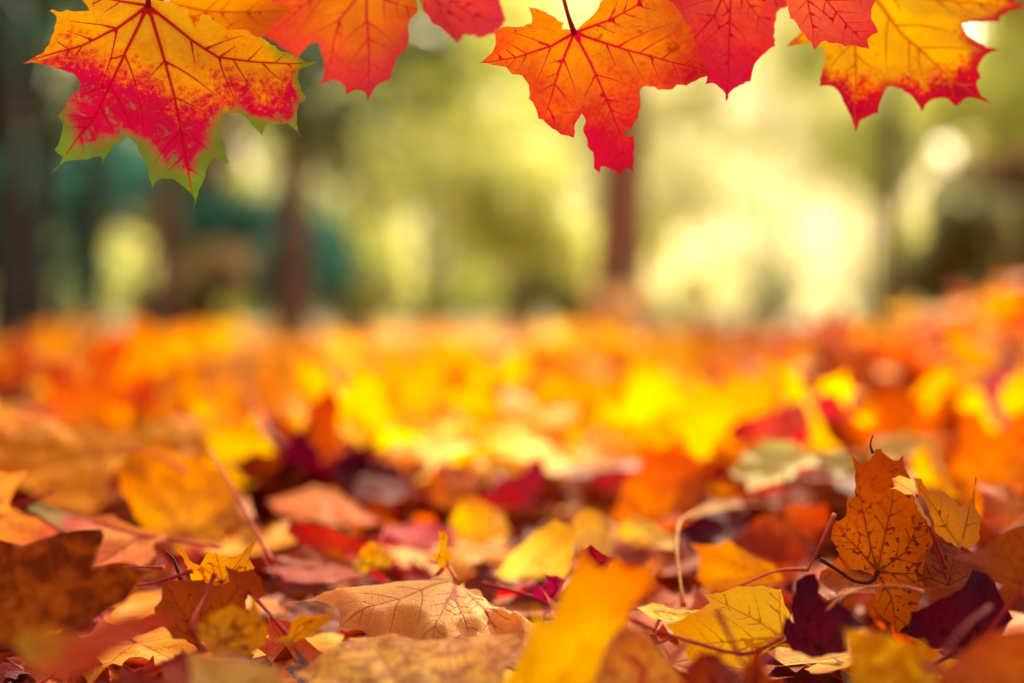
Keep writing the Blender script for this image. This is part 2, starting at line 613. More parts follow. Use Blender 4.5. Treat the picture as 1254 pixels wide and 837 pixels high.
def tree(name, label, px, Y, trunk_px, height, bark, foliage, clear=1.5, spread=1.6, n=3500, leaf=0.06, lean=0.0, seed=0, group='trees standing behind the leaf carpet', limbs=6, dx=0.0, boughs=()):
    r = random.Random(seed * 31 + 5)
    p = at(px, HORIZON, Y)
    x, y = p.x + dx, Y
    z0 = bed1(x, y) - 0.1
    root = empty(name, label, 'tree', group, Matrix.Translation((x, y, z0)))
    rad = trunk_px * K * Y / 2
    k = 7
    pts, rr = [], []
    for i in range(k + 1):
        t = i / k
        pts.append((lean * height * t + r.gauss(0, rad * 0.25) * (i > 0), r.gauss(0, rad * 0.25) * (i > 0), height * t))
        rr.append(rad * (1.35 if i == 0 else 1.02 - 0.85 * t))
    vs, fs = tube_bm(pts, rr, 12)
    clumps = []
    for i in range(limbs):
        t = r.uniform(clear / height, 0.95) if clear < height else 0.9
        base = Vector((lean * height * t, 0, height * t))
        a = i * 2.4 + r.uniform(-0.4, 0.4)
        L = spread * (1.1 - 0.6 * t) * r.uniform(0.7, 1.1)
        tip = base + Vector((math.cos(a) * L, math.sin(a) * L, L * r.uniform(0.1, 0.6)))
        mid = base.lerp(tip, 0.5) + Vector((0, 0, -0.08 * L))
        v2, f2 = tube_bm([base, mid, tip], [rad * 0.4 * (1.1 - t), rad * 0.25 * (1.1 - t), rad * 0.06], 6)
        o = len(vs); vs += v2; fs += [tuple(q + o for q in f) for f in f2]
        rc = spread * r.uniform(0.35, 0.6)
        clumps.append((tip, (rc, rc, rc * r.uniform(0.55, 0.8))))
        clumps.append((mid + Vector((0, 0, rc * 0.3)), (rc * 0.7, rc * 0.7, rc * 0.5)))
    clumps.append((Vector((lean * height, 0, height)), (spread * 0.5, spread * 0.5, spread * 0.5)))
    for (bx_, by_, bz_), rad3 in boughs:
        tip = Vector((bx_ - x, by_ - y, bz_ - z0))
        base = Vector((0, 0, tip.z * 0.75))
        v2, f2 = tube_bm([base, base.lerp(tip, 0.5) + Vector((0, 0, 0.15)), tip], [rad * 0.35, rad * 0.2, rad * 0.05], 6)
        o = len(vs); vs += v2; fs += [tuple(q + o for q in f) for f in f2]
        clumps.append((tip, rad3))
    mesh_obj('trunk', vs, fs, bark, root)
    if n:
        cv, cf = crown_mesh(clumps, n, leaf, r)
        mesh_obj('crown', cv, cf, foliage, root, smooth=False)
    return root

def bush(name, label, px, Y, width_px, top_py, foliage, bark, n=2500, leaf=0.045, seed=0, depth=None, group='bushes behind the leaf carpet', base_py=None):
    r = random.Random(seed * 17 + 3)
    p = at(px, HORIZON, Y)
    z0 = bed1(p.x, Y) - 0.1
    root = empty(name, label, 'bush', group, Matrix.Translation((p.x, Y, z0)))
    W = width_px * K * Y
    H = at(px, top_py, Y).z - z0
    D = depth or W * 0.7
    vs, fs, clumps = [], [], []
    for i in range(9):
        a = r.uniform(0, 6.28); q = math.sqrt(r.random())
        tip = Vector((math.cos(a) * q * W * 0.4, math.sin(a) * q * D * 0.4, H * r.uniform(0.3, 0.85)))
        v2, f2 = tube_bm([(tip.x * 0.15, tip.y * 0.15, 0), (tip.x * 0.5, tip.y * 0.5, tip.z * 0.6), tip], [0.02, 0.013, 0.004], 6)
        o = len(vs); vs += v2; fs += [tuple(k + o for k in f) for f in f2]
        rc = min(W, H) * r.uniform(0.2, 0.34)
        clumps.append((tip, (rc * 1.1, rc * 1.1, min(rc, tip.z * 0.95))))
    mesh_obj('stem', vs, fs, bark, root)
    cv, cf = crown_mesh(clumps, n, leaf, r)
    mesh_obj('foliage', cv, cf, foliage, root, smooth=False)
    return root

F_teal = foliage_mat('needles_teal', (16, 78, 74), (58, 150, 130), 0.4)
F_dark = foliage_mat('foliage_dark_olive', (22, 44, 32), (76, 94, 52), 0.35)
F_olive = foliage_mat('foliage_olive', (104, 122, 60), (176, 172, 88), 0.5)
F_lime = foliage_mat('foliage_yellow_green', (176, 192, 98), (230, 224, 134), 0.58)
F_yellow = foliage_mat('foliage_yellow', (232, 228, 164), (252, 248, 208), 0.55)  # the clearing's bright glow is put into this near-white leaf colour
F_rust = foliage_mat('foliage_rust', (92, 80, 50), (160, 130, 78), 0.45)
F_dim = foliage_mat('foliage_dim_olive', (84, 106, 62), (156, 152, 88), 0.5)
F_gold = foliage_mat('foliage_gold', (214, 140, 60), (240, 186, 96), 0.5)
F_peach = foliage_mat('foliage_peach', (240, 210, 150), (250, 232, 190), 0.5)

# dark trunks on the left
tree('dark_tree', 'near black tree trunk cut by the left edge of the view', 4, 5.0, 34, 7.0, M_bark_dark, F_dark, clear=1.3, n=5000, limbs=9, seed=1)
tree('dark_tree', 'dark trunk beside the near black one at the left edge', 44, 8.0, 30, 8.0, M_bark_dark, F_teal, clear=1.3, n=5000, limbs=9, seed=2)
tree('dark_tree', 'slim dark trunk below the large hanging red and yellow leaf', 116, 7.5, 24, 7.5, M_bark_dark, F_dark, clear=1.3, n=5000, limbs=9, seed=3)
tree('dark_tree', 'thin dim brown trunk behind the tip of the large hanging leaf', 204, 9.0, 22, 8.0, M_bark_grey, F_olive, clear=3.0, n=2500, seed=4)
tree('brown_tree', 'grey brown trunk in front of dark teal foliage left of centre', 357, 8.0, 36, 9.0, M_bark_grey, F_olive, clear=3.2, n=2500, seed=5)
tree('brown_tree', 'reddish brown tree trunk standing right of centre below the orange hanging leaf', 756, 8.5, 58, 9.0, M_bark_brown, F_lime, clear=3.6, n=2500, seed=6)
tree('pale_tree', 'pale trunk beside the bright clearing on the right', 1092, 13, 34, 6.0, M_bark_grey, F_lime, clear=3.8, n=2500, seed=7)
tree('added_shade_tree', 'unseen golden maple tree added beyond the right edge so its boughs shade the foreground', 1800, 5.0, 90, 5.0, M_bark_grey, F_gold, clear=3.6, spread=1.0, n=10000, leaf=0.055, seed=8, limbs=4,  # added out of view: boughs block the sun, a gap lights the middle
     boughs=[((1.06, 4.0, 3.0), (0.95, 0.55, 0.32)), ((0.75, 3.95, 3.1), (0.6, 0.5, 0.3)), ((-0.15, 5.3, 3.1), (0.42, 0.8, 0.25)), ((2.0, 5.0, 3.0), (0.45, 0.6, 0.3)), ((1.0, 7.4, 3.4), (1.6, 0.6, 0.22))])
tree('added_canopy_tree', 'unseen broad maple tree added to block sky light over and behind the camera', -2600, 2.0, 230, 5.5, M_bark_grey, F_gold, clear=3.6, spread=1.0, n=26000, leaf=0.09, seed=9, limbs=4,  # added out of view to cut sky light from above and behind
     boughs=[((-1.2, -1.0, 3.6), (1.5, 1.5, 0.5)), ((1.0, -1.2, 3.7), (1.5, 1.5, 0.5)), ((0.0, 0.7, 3.8), (1.9, 0.9, 0.4)), ((-2.2, 0.9, 3.4), (1.3, 1.2, 0.5)), ((0.0, -3.2, 2.8), (2.6, 0.9, 1.0)), ((-2.9, -1.6, 2.6), (0.9, 1.8, 1.0)), ((2.9, -1.6, 2.6), (0.9, 1.8, 1.0))])
bush('pale_bush', 'pale peach bush added for the pale foot of the reddish brown trunk', 754, 8.0, 62, 338, F_peach, M_bark_grey, n=700, seed=40, leaf=0.035)  # added bush gives the trunk its pale foot
# foliage masses
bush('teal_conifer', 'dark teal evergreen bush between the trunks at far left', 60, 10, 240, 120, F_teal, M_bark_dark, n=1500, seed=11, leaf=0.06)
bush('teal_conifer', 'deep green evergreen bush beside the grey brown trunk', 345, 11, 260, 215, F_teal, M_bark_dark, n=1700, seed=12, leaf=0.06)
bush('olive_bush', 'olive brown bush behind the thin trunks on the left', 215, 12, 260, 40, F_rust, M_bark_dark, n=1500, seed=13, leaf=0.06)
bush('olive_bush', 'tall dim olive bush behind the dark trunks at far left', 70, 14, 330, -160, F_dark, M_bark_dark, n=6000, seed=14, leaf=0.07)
bush('yellow_bush', 'yellow green bush in the middle of the background', 520, 15, 330, -170, F_lime, M_bark_grey, n=5200, seed=15, leaf=0.07)
bush('yellow_bush', 'light yellow green bush left of the reddish brown trunk', 640, 13, 200, 170, F_lime, M_bark_grey, n=2500, seed=16, leaf=0.06)
bush('yellow_bush', 'tall yellow green bush behind the middle of the background', 620, 22, 420, -200, F_yellow, M_bark_grey, n=5500, seed=17, leaf=0.09)
bush('yellow_bush', 'pale olive bush above the grey brown trunk', 430, 19, 380, -170, F_olive, M_bark_grey, n=9000, seed=18, leaf=0.08)
bush('lime_bush', 'low bush under the clearing on the right, brightness put into its leaf colour', 905, 18, 190, 290, F_yellow, M_bark_grey, n=2000, seed=19, leaf=0.06)  # paler foliage makes up for the light this bush lacks
bush('olive_bush', 'dark olive bush above the leaf mound on the right', 1160, 9, 170, 200, F_dim, M_bark_dark, n=2600, seed=20, leaf=0.05)
bush('rust_bush', 'rust brown bush at the right edge behind the leaf mound', 1235, 10, 170, 150, F_rust, M_bark_dark, n=2400, seed=21, leaf=0.05)
bush('yellow_bush', 'pale yellow bush behind the dark bushes on the right', 1190, 20, 300, -150, F_lime, M_bark_grey, n=5000, seed=22, leaf=0.08)
bush('pale_bush', 'pale yellow bush behind the reddish brown trunk, bright glow put into its leaf colour', 800, 24, 240, -80, F_yellow, M_bark_grey, n=3800, seed=30, leaf=0.10)
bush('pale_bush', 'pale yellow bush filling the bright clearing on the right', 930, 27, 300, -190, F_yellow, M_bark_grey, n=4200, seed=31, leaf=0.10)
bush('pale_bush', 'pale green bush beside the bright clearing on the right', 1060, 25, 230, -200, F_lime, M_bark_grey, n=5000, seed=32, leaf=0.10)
bush('lime_bush', 'low yellow green bush behind the carpet left of centre', 440, 12, 200, 300, F_lime, M_bark_grey, n=1800, seed=33)
bush('lime_bush', 'low olive bush at the foot of the reddish brown trunk', 700, 12, 190, 330, F_olive, M_bark_grey, n=1500, seed=34)
bush('lime_bush', 'low pale bush right of the reddish brown trunk', 830, 14, 180, 320, F_yellow, M_bark_grey, n=1600, seed=35)
bush('rust_bush', 'low rust brown bush behind the carpet at left', 250, 10, 220, 300, F_rust, M_bark_dark, n=1500, seed=36)
bush('yellow_bush', 'tall yellow green bush at the far right edge of the background', 1240, 16, 260, -170, F_lime, M_bark_grey, n=6000, seed=44, leaf=0.08)
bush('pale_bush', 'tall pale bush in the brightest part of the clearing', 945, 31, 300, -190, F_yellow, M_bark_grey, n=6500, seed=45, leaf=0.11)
# far wood closing the view
def far_wood():
    r = random.Random(99)
    vs, fs, mi = [], [], []
    for i in range(84):
        x = -62 + i * 1.55 + r.uniform(-1, 1)
        y = 58 + r.uniform(-6, 9)
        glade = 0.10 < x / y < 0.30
        h = r.uniform(17, 26)
        z = bed1(x, y)
        cl = [(Vector((x + r.gauss(0, 1), y + r.gauss(0, 1), z + h * t)), (r.uniform(1.6, 2.6), 1.8, h * 0.14)) for t in (0.1, 0.22, 0.34, 0.46, 0.58, 0.7, 0.82, 0.93)]
        cl += [(Vector((x + r.gauss(0, 1), y - r.uniform(0, 3), z + 0.5)), (2.6, 1.5, 0.9)) for _ in range(2)]
        a, b = crown_mesh(cl, 620 if glade else 760 if x / y < -0.12 else 1300, 0.36, r)
        o = len(vs); vs += a; fs += [tuple(k + o for k in f) for f in b]
        mi += [1 if glade or (x > -3 and r.random() < 0.3) else 0] * len(b)  # clearing trees take the paler colour that carries its glow
    o = mesh_obj('far_wood', vs, fs, F_lime, None, False)
    o.data.materials.append(F_yellow)
    o.data.polygons.foreach_set('material_index', mi)
    tag(o, 'hazy yellow green wood closing the view behind the clearing', 'wood', None, 'stuff')
far_wood()

# ---------------------------------------------------------------- leaf materials
M = {}
def lm(key, *a, **k): M[key] = leaf_mat('leaf_' + key, *a, **k)
lm('hang_red_green', [(0.08, (254, 210, 70)), (0.34, (250, 178, 52)), (0.46, (238, 104, 70)), (0.56, (218, 34, 92)), (0.80, (206, 24, 92)), (0.94, (140, 130, 60)), (1.0, (104, 160, 62))], (190, 22, 60), edge=(104, 168, 60), edge_w=0.0055, spot=(140, 66, 40), spot_amt=0.25, vein_w=1.25, vein_amt=0.95, streak=0.55, down=0.6, brown=(122, 146, 76), brown_amt=0.5, brown_t=0.6)
lm('hang_gold', [(246, 176, 50), (244, 170, 48), (236, 140, 56)], (200, 80, 40), vein_w=1.25, vein_amt=0.95, streak=0.3, spot=(150, 80, 40), spot_amt=0.15)
lm('hang_orange_red', [(0.10, (246, 176, 64)), (0.40, (244, 146, 72)), (0.68, (236, 104, 90)), (0.95, (222, 66, 84))], (214, 20, 70), spot=(130, 40, 40), spot_amt=0.2, vein_w=1.25, vein_amt=0.95, streak=0.4)
lm('hang_coral', [(240, 136, 92), (236, 112, 94), (224, 84, 88)], (204, 24, 66), vein_w=1.25, vein_amt=0.95, streak=0.4, spot=(130, 40, 40), spot_amt=0.15)
lm('hang_orange', [(0.04, (246, 172, 60)), (0.22, (242, 148, 62)), (0.44, (234, 104, 74)), (0.66, (214, 48, 74))], (208, 14, 62), spot=(130, 54, 36), spot_amt=0.4, vein_w=1.25, vein_amt=0.95, streak=0.45, brown=(176, 84, 44), brown_amt=0.12, down=0.35)
lm('hang_pink_red', [(0.10, (246, 140, 70)), (0.42, (238, 92, 86)), (0.85, (222, 44, 88))], (206, 10, 70), spot=(120, 40, 40), spot_amt=0.25, vein_w=1.25, vein_amt=0.95, streak=0.45)
lm('hang_yellow', [(0.10, (255, 226, 64)), (0.54, (255, 208, 58)), (0.66, (242, 124, 60)), (0.74, (210, 30, 70)), (0.97, (176, 18, 68))], (214, 90, 50), vein_w=1.25, vein_amt=0.95, streak=0.42, down=0.2, grain=1.4, edge=(204, 40, 70), edge_w=0.004)
# carpet
lm('gold', [(236, 164, 32), (238, 170, 40), (226, 136, 36)], (186, 90, 30), brown=(150, 76, 24), brown_amt=0.15)
lm('yellow', [(254, 218, 62), (252, 208, 58), (240, 172, 46)], (196, 120, 34), brown=(170, 100, 30), brown_amt=0.08)
lm('orange', [(216, 124, 42), (212, 106, 42), (192, 78, 38)], (160, 44, 32), brown=(130, 50, 22), brown_amt=0.18)
lm('rust', [(178, 84, 30), (168, 70, 28), (140, 46, 26)], (104, 30, 22), brown=(84, 34, 18), brown_amt=0.22)
lm('red', [(206, 60, 40), (196, 40, 42), (170, 24, 40)], (120, 14, 34), streak=0.3)
lm('maroon', [(110, 22, 34), (92, 14, 34), (72, 10, 30)], (60, 8, 22), trans=0.25)
lm('peach', [(230, 154, 76), (226, 136, 66), (206, 100, 54)], (164, 62, 52), brown=(160, 84, 50), brown_amt=0.12)
lm('pink', [(218, 104, 76), (208, 74, 76), (190, 46, 66)], (150, 30, 60))
lm('magenta', [(206, 24, 104), (190, 14, 96), (150, 10, 76)], (110, 6, 50))
lm('tan', [(208, 146, 66), (198, 126, 52), (176, 98, 40)], (130, 66, 40), brown=(130, 72, 40), brown_amt=0.2)
lm('brown', [(140, 72, 34), (128, 60, 30), (106, 44, 26)], (80, 32, 22), brown=(72, 32, 20), brown_amt=0.25, trans=0.3)
lm('cream', [(236, 202, 104), (232, 190, 90), (216, 158, 66)], (180, 120, 66))
lm('pale_green', [(214, 206, 120), (206, 204, 118), (196, 176, 90)], (168, 150, 80))
# single leaves of the foreground
lm('beige', [(246, 198, 122), (244, 184, 104), (234, 160, 84)], (190, 96, 76), edge=(204, 130, 84), edge_w=0.004, spot=(150, 80, 50), spot_amt=0.12, streak=0.2)
lm('mottled_yellow', [(232, 186, 78), (226, 172, 66), (210, 140, 56)], (160, 86, 40), brown=(150, 76, 34), brown_amt=0.7, streak=0.3)
lm('mottled_brown', [(188, 104, 34), (180, 92, 30), (166, 78, 28)], (160, 88, 30), brown=(92, 32, 14), brown_amt=0.75)
lm('blur_yellow', [(248, 190, 20), (246, 176, 26), (232, 120, 30)], (214, 120, 30), streak=0.2)
lm('salmon', [(0.06, (206, 160, 36)), (0.2, (214, 150, 40)), (0.34, (222, 96, 46)), (0.9, (214, 84, 50))], (190, 80, 44))
lm('mauve_green', [(228, 150, 80), (222, 126, 84), (196, 84, 88), (190, 104, 80)], (150, 50, 80), edge=(130, 150, 84), edge_w=0.006)
lm('pink_beige', [(232, 158, 84), (226, 142, 78), (206, 106, 80)], (140, 60, 70))
lm('tan_brown', [(176, 96, 36), (170, 88, 32), (150, 66, 28)], (120, 52, 26), spot=(70, 34, 20), spot_amt=0.15)
lm('spotted', [(182, 102, 38), (156, 80, 32), (134, 60, 28)], (96, 40, 26), spot=(70, 26, 20), spot_amt=0.95, brown=(130, 54, 26), brown_amt=0.35, streak=0.3)
lm('amber', [(204, 138, 52), (196, 124, 44), (184, 108, 36)], (120, 54, 26), spot=(100, 44, 22), spot_amt=0.3)
lm('veined_tan', [(224, 164, 88), (216, 146, 74), (190, 104, 56)], (170, 40, 56), brown=(146, 66, 36), brown_amt=0.3)
lm('dusty_red', [(176, 82, 44), (164, 64, 40), (142, 46, 36)], (110, 36, 36))
S_red = stem_mat('stem_red', (150, 24, 36), (180, 52, 48))
S_pink = stem_mat('stem_pink', (168, 46, 52), (190, 84, 66))
S_wine = stem_mat('stem_wine', (96, 14, 26), (128, 26, 32))
S_dark = stem_mat('stem_dark', (60, 20, 22), (96, 40, 30))
S_tan = stem_mat('stem_tan', (186, 84, 60), (208, 150, 78))
STEM = {'maroon': S_dark, 'brown': S_dark, 'rust': S_red, 'cream': S_tan, 'pale_green': S_tan, 'yellow': S_pink, 'gold': S_pink, 'spotted': S_dark}

# ---------------------------------------------------------------- leaves traced one by one
CROP = {'1': (0, 0, 2.986), '2': (330, 0, 2.986), '3': (580, 0, 3.488), '4': (834, 0, 2.986), '5': (0, 540, 2.819), '6': (330, 540, 2.819),
        '7': (600, 540, 2.819), '8': (834, 500, 2.483), 'p': (0, 0, 1.0), 'a': (0, 560, 5.225), 'b': (0, 690, 5.225), 'c': (200, 640, 4.25),
        'd': (700, 600, 3.53), 'e': (1000, 360, 4.185), 'f': (820, 440, 4.185), 'g': (0, 380, 4.18), 'h': (1040, 540, 4.65)}
def cv(c, pts):
    ox, oy, s = CROP[c]
    return [(ox + x / s, oy + y / s) for x, y in pts]

HERO_POLYS = []
def plane_basis(tilt, yaw=0.0, roll=0.0):
    n = Vector((0, -math.sin(tilt), math.cos(tilt)))
    n = Matrix.Rotation(yaw, 3, 'Z') @ Matrix.Rotation(roll, 3, 'Y') @ n
    r = (Vector((1, 0, 0)) - n * n.x).normalized()
    return r, n.cross(r), n

def hit(px, py, P0, n):
    d = ray(px, py)
    o = Vector((0, 0, CAM_Z))
    return o + d * ((P0 - o).dot(n) / d.dot(n))

def traced(label, mat, crop, pts, J, Y=None, tilt=None, asp=0.8, yaw=0, roll=0, tips=None, stem=None, stem_mat_=None, stem_r=0.0009,
           name='fallen_leaf', cat='leaf', group='fallen leaves in the carpet', grid=0.0035, cup=0.0, ripple=0.003, puff=0.12, margin=0.0, bends=(), tipcurl=0.0,
           seed=0, dense=True, lift=0.935, sag=0.05, jit=0.0003):
    """a leaf whose outline follows the photograph, laid on its own plane in space"""
    px = cv(crop, pts)
    if group.startswith('fallen'): HERO_POLYS.append(np.array(px))
    low = max(px, key=lambda q: q[1])
    if Y is None and crop in 'ef':
        bh = bed_hit(low[0], low[1]); Y = bh.y * 0.86
    if Y is None: Y = 261.0 / (min(low[1], 850) - HORIZON) * lift
    P0 = at(low[0], low[1], Y)
    yaw, roll = math.radians(yaw), math.radians(roll)
    def lay(tl):
        r, u, n = plane_basis(tl, yaw, roll)
        Q = [hit(x, y, P0, n) - P0 for x, y in px]
        return r, u, n, np.array([(q.dot(r), q.dot(u)) for q in Q])
    if tilt is None:
        best = None
        for deg in range(8, 91, 2):
            L = lay(math.radians(deg))
            if (L[2].dot(ray(*low))) > -0.02: continue
            w = np.ptp(L[3], axis=0)
            if (L[3].max() - L[3].min()) > 0.5: continue
            sc = abs(math.log(max(w[1], 1e-4) / max(w[0], 1e-4) / asp))
            if best is None or sc < best[0]: best = (sc, L)
        r, u, n, uv = best[1]
    else:
        r, u, n, uv = lay(math.radians(tilt))
    jp = cv(crop, [J])[0]
    j3 = hit(jp[0], jp[1], P0, n)
    ju = np.array([(j3 - P0).dot(r), (j3 - P0).dot(u)])
    uv = uv - ju
    M4 = Matrix((r, u, n)).transposed().to_4x4()
    M4.translation = j3
    R = float(np.linalg.norm(uv, axis=1).max())
    if tips is None:
        rd = np.linalg.norm(uv, axis=1)
        th = np.arctan2(uv[:, 1], uv[:, 0])
        tp = []
        for i in sorted(range(len(uv)), key=lambda i: -rd[i]):
            if rd[i] < 0.42 * R: break
            if all(abs((th[i] - th[k] + math.pi) % (2 * math.pi) - math.pi) > 0.42 for k in tp): tp.append(i)
        T2 = [[uv[i]] for i in tp[:6]]
    else:
        T2 = []
        for tpl in tips:
            q = []
            for x, y in cv(crop, tpl):
                h3 = hit(x, y, P0, n) - j3
                q.append((h3.dot(r), h3.dot(u)))
            T2.append(q)
    g = max(grid, 0.0022)
    me = leaf_mesh('blade', uv, T2, R, g, seed + 1, deformer(seed + 3, cup, ripple, puff, margin, bends, R, tipcurl), sag, jit, dense)
    me.materials.append(M[mat])
    root = empty(name, label, cat, group, M4)
    link(bpy.data.objects.new('blade', me), root)
    inv = M4.inverted()
    if stem:
        q = [inv @ (j3 if s is None else at(*cv(crop, [s[:2]])[0], s[2])) for s in stem]
    else:
        a = rng.uniform(0, 6.28)
        q = [Vector((0, 0, -0.001)), Vector((math.cos(a) * 0.02, math.sin(a) * 0.02, -0.006)), Vector((math.cos(a) * 0.04, math.sin(a) * 0.04, -0.014))]
    v, f = tube_bm(q, [stem_r * (1.0 + 0.5 * (i == 0 or i == len(q) - 1)) for i in range(len(q))], 8)
    mesh_obj('stem', v, f, stem_mat_ or STEM.get(mat, S_red), root)
    return root

HG = 'maple leaves hanging at the top'
def hang(label, mat, crop, pts, J, Y, tips, stem=None, seed=0, yaw=0, tilt=84, cup=0.13, ripple=0.0048, grid=0.0026, **k):
    return traced(label, mat, crop, pts, J, Y, tilt, 1, yaw, 0, tips, stem, S_red, 0.0011, 'maple_leaf', 'leaf', HG, grid=grid, cup=cup, ripple=ripple, puff=0.16, seed=seed, **k)

hang('large hanging maple leaf with yellow centre, crimson lobes and green tips', 'hang_red_green', '1',
     [(530, 8), (500, -10), (420, -50), (340, -40), (300, 0), (330, 45), (250, 48), (190, 55), (214, 75), (205, 130), (170, 200), (75, 250), (160, 246), (215, 262), (285, 292), (300, 335), (255, 375), (222, 440), (240, 470), (235, 520), (213, 568), (240, 590), (200, 658), (245, 608), (330, 605), (380, 592), (387, 628), (402, 590), (440, 545), (468, 515), (500, 540), (525, 590), (545, 620), (562, 690), (572, 732), (590, 690), (640, 682), (690, 715), (718, 745), (722, 788), (735, 720), (755, 680), (785, 605), (848, 624), (825, 560), (805, 500), (812, 440), (822, 422), (880, 425), (920, 465), (960, 512), (970, 480), (1050, 465), (1080, 490), (1105, 522), (1085, 470), (1095, 400), (1122, 388), (1100, 340), (1095, 280), (1160, 258), (1060, 215), (970, 165), (900, 128), (830, 120), (770, 66), (740, 60), (715, 112), (690, 40), (620, 10), (560, -2), (545, 8)],
     (542, 22), 0.750, [[(430, 105), (300, 170), (80, 250)], [(440, 240), (350, 440), (204, 650)], [(590, 180), (640, 360), (685, 590), (721, 780)], [(700, 150), (800, 215), (960, 240), (1150, 258)], [(440, 5), (320, -20)]],
     stem=[None, (548, -60, 0.748), (600, -210, 0.752)], seed=1, yaw=7, tilt=80)
hang('golden orange leaf partly hidden behind the large red and green tipped leaf', 'hang_gold', '1',
     [(600, -30), (640, 60), (720, 150), (800, 190), (900, 180), (960, 158), (1000, 110), (1040, 70), (1072, 42), (1040, 20), (985, 0), (930, -70), (860, -100), (740, -140), (640, -110)],
     (590, 10), 0.80, [[(750, 38), (900, 45), (1065, 45)], [(780, 100), (940, 150)], [(700, -50), (860, -95)]], stem=[None, (590, -60, 0.77), (620, -200, 0.76)], seed=2)
hang('orange and red leaf hanging between the large leaf and a small coral leaf', 'hang_orange_red', '2',
     [(350, -62), (250, -110), (60, -70), (-40, 50), (-30, 120), (0, 150), (60, 190), (112, 222), (150, 180), (185, 165), (205, 260), (205, 308), (196, 328), (255, 310), (300, 340), (312, 376), (345, 360), (385, 370), (402, 412), (415, 370), (440, 340), (482, 320), (485, 250), (525, 195), (525, 150), (520, 90), (552, 48), (540, -40), (440, -125)],
     (352, -55), 0.80, [[(358, 80), (380, 220), (400, 400)], [(240, -30), (160, 0), (20, 150)], [(260, 80), (215, 300)], [(420, 0), (545, 40)], [(200, -80), (60, -65)]], stem=[None, (352, -120, 0.78), (380, -200, 0.77)], seed=3, yaw=-16, tilt=78)
hang('small coral red leaf peeking from the top edge between two orange leaves', 'hang_coral', '2',
     [(540, -60), (548, 0), (560, 50), (590, 105), (640, 130), (685, 170), (705, 135), (770, 145), (830, 132), (858, 85), (840, 40), (832, 0), (800, -90), (680, -150), (600, -130)],
     (610, -120), 0.835, [[(605, 0), (640, 90), (683, 165)], [(660, 0), (740, 60), (850, 90)], [(570, -20), (560, 48)], [(740, -80), (830, -10)]], stem=[None, (600, -160, 0.80), (580, -215, 0.78)], seed=4, yaw=14)
hang('orange leaf with torn red lobe hanging from a visible stalk at top centre', 'hang_orange', '3',
     [(425, 132), (405, 127), (378, 126), (385, 100), (345, 75), (310, 58), (275, 45), (240, 38), (255, 85), (250, 108), (180, 125), (150, 122), (92, 132), (98, 165), (90, 215), (20, 276), (85, 282), (140, 290), (170, 325), (212, 330), (240, 370), (240, 430), (265, 460), (280, 510), (340, 555), (375, 580), (433, 600), (438, 540), (468, 497), (480, 510), (475, 570), (490, 600), (495, 640), (520, 665), (523, 730), (550, 752), (555, 725), (600, 738), (630, 768), (670, 733), (697, 778), (690, 690), (692, 640), (686, 592), (640, 585), (672, 562), (705, 510), (715, 450), (710, 400), (735, 373), (790, 390), (850, 385), (870, 365), (910, 370), (950, 350), (1005, 330), (1000, 300), (960, 220), (930, 130), (880, 60), (800, -40), (700, -60), (600, -20), (545, 15), (520, 60), (470, 100), (445, 126)],
     (430, 142), 0.742, [[(330, 200), (180, 250), (30, 274)], [(360, 310), (335, 410), (300, 510)], [(500, 270), (570, 430), (630, 580), (660, 720)], [(660, 220), (850, 270), (1000, 312)], [(580, 90), (700, 30), (790, -35)]],
     stem=[None, (405, 70, 0.742), (378, -30, 0.745), (340, -180, 0.76)], seed=5, ripple=0.0052, yaw=-9, tilt=88)
hang('pinkish red leaf with dark pointed tip just right of the torn orange leaf', 'hang_pink_red', '4',
     [(170, -110), (20, -160), (-100, -60), (-70, 70), (-40, 190), (20, 250), (76, 298), (68, 328), (110, 322), (138, 350), (144, 390), (165, 350), (200, 325), (238, 312), (245, 280), (265, 235), (325, 185), (332, 120), (345, 50), (387, 26), (385, -30), (340, -110), (240, -160)],
     (188, -100), 0.772, [[(180, 0), (170, 200), (145, 380)], [(120, 60), (40, 150), (-30, 200)], [(250, 20), (310, 110)], [(60, -80), (-80, -40)], [(290, -40), (380, 20)]], stem=[None, (190, -150, 0.77), (180, -215, 0.765)], seed=6, yaw=18, tilt=76)
hang('coral red leaf overlapping the yellow leaf at the upper right', 'hang_coral', '4',
     [(480, -118), (420, -70), (384, 10), (400, 70), (440, 115), (488, 184), (512, 155), (600, 172), (640, 168), (688, 182), (680, 145), (718, 122), (700, 85), (693, 40), (712, 0), (690, -80), (600, -140), (520, -135)],
     (480, -108), 0.752, [[(462, 0), (480, 90), (487, 178)], [(530, 0), (600, 85), (685, 178)], [(600, -60), (700, 0)]], stem=[None, (470, -160, 0.755), (450, -215, 0.76)], seed=7, yaw=-12, tilt=98)
hang('bright yellow leaf with crimson pointed tips hanging at the upper right', 'hang_yellow', '4',
     [(600, -140), (520, -20), (440, 90), (368, 186), (440, 176), (497, 187), (510, 230), (496, 280), (483, 334), (540, 333), (575, 385), (604, 430), (620, 500), (642, 450), (698, 430), (715, 365), (740, 328), (785, 345), (820, 385), (842, 434), (870, 395), (910, 388), (952, 424), (985, 395), (1020, 402), (1056, 436), (1030, 380), (1024, 335), (1036, 322), (1030, 280), (1055, 240), (1102, 224), (1040, 190), (1010, 155), (997, 110), (1060, 110), (1118, 112), (1125, 90), (1175, 68), (1250, 64), (1190, 35), (1165, 0), (1120, -60), (950, -140), (720, -160)],
     (640, -100), 0.812, [[(710, 0), (800, 130), (900, 250), (1050, 430)], [(636, 60), (634, 200), (620, 490)], [(800, -10), (960, 10), (1240, 60)], [(540, 40), (380, 184)], [(800, -110), (940, -135)]], stem=[None, (630, -160, 0.785), (600, -220, 0.78)], seed=8, yaw=12, tilt=80)

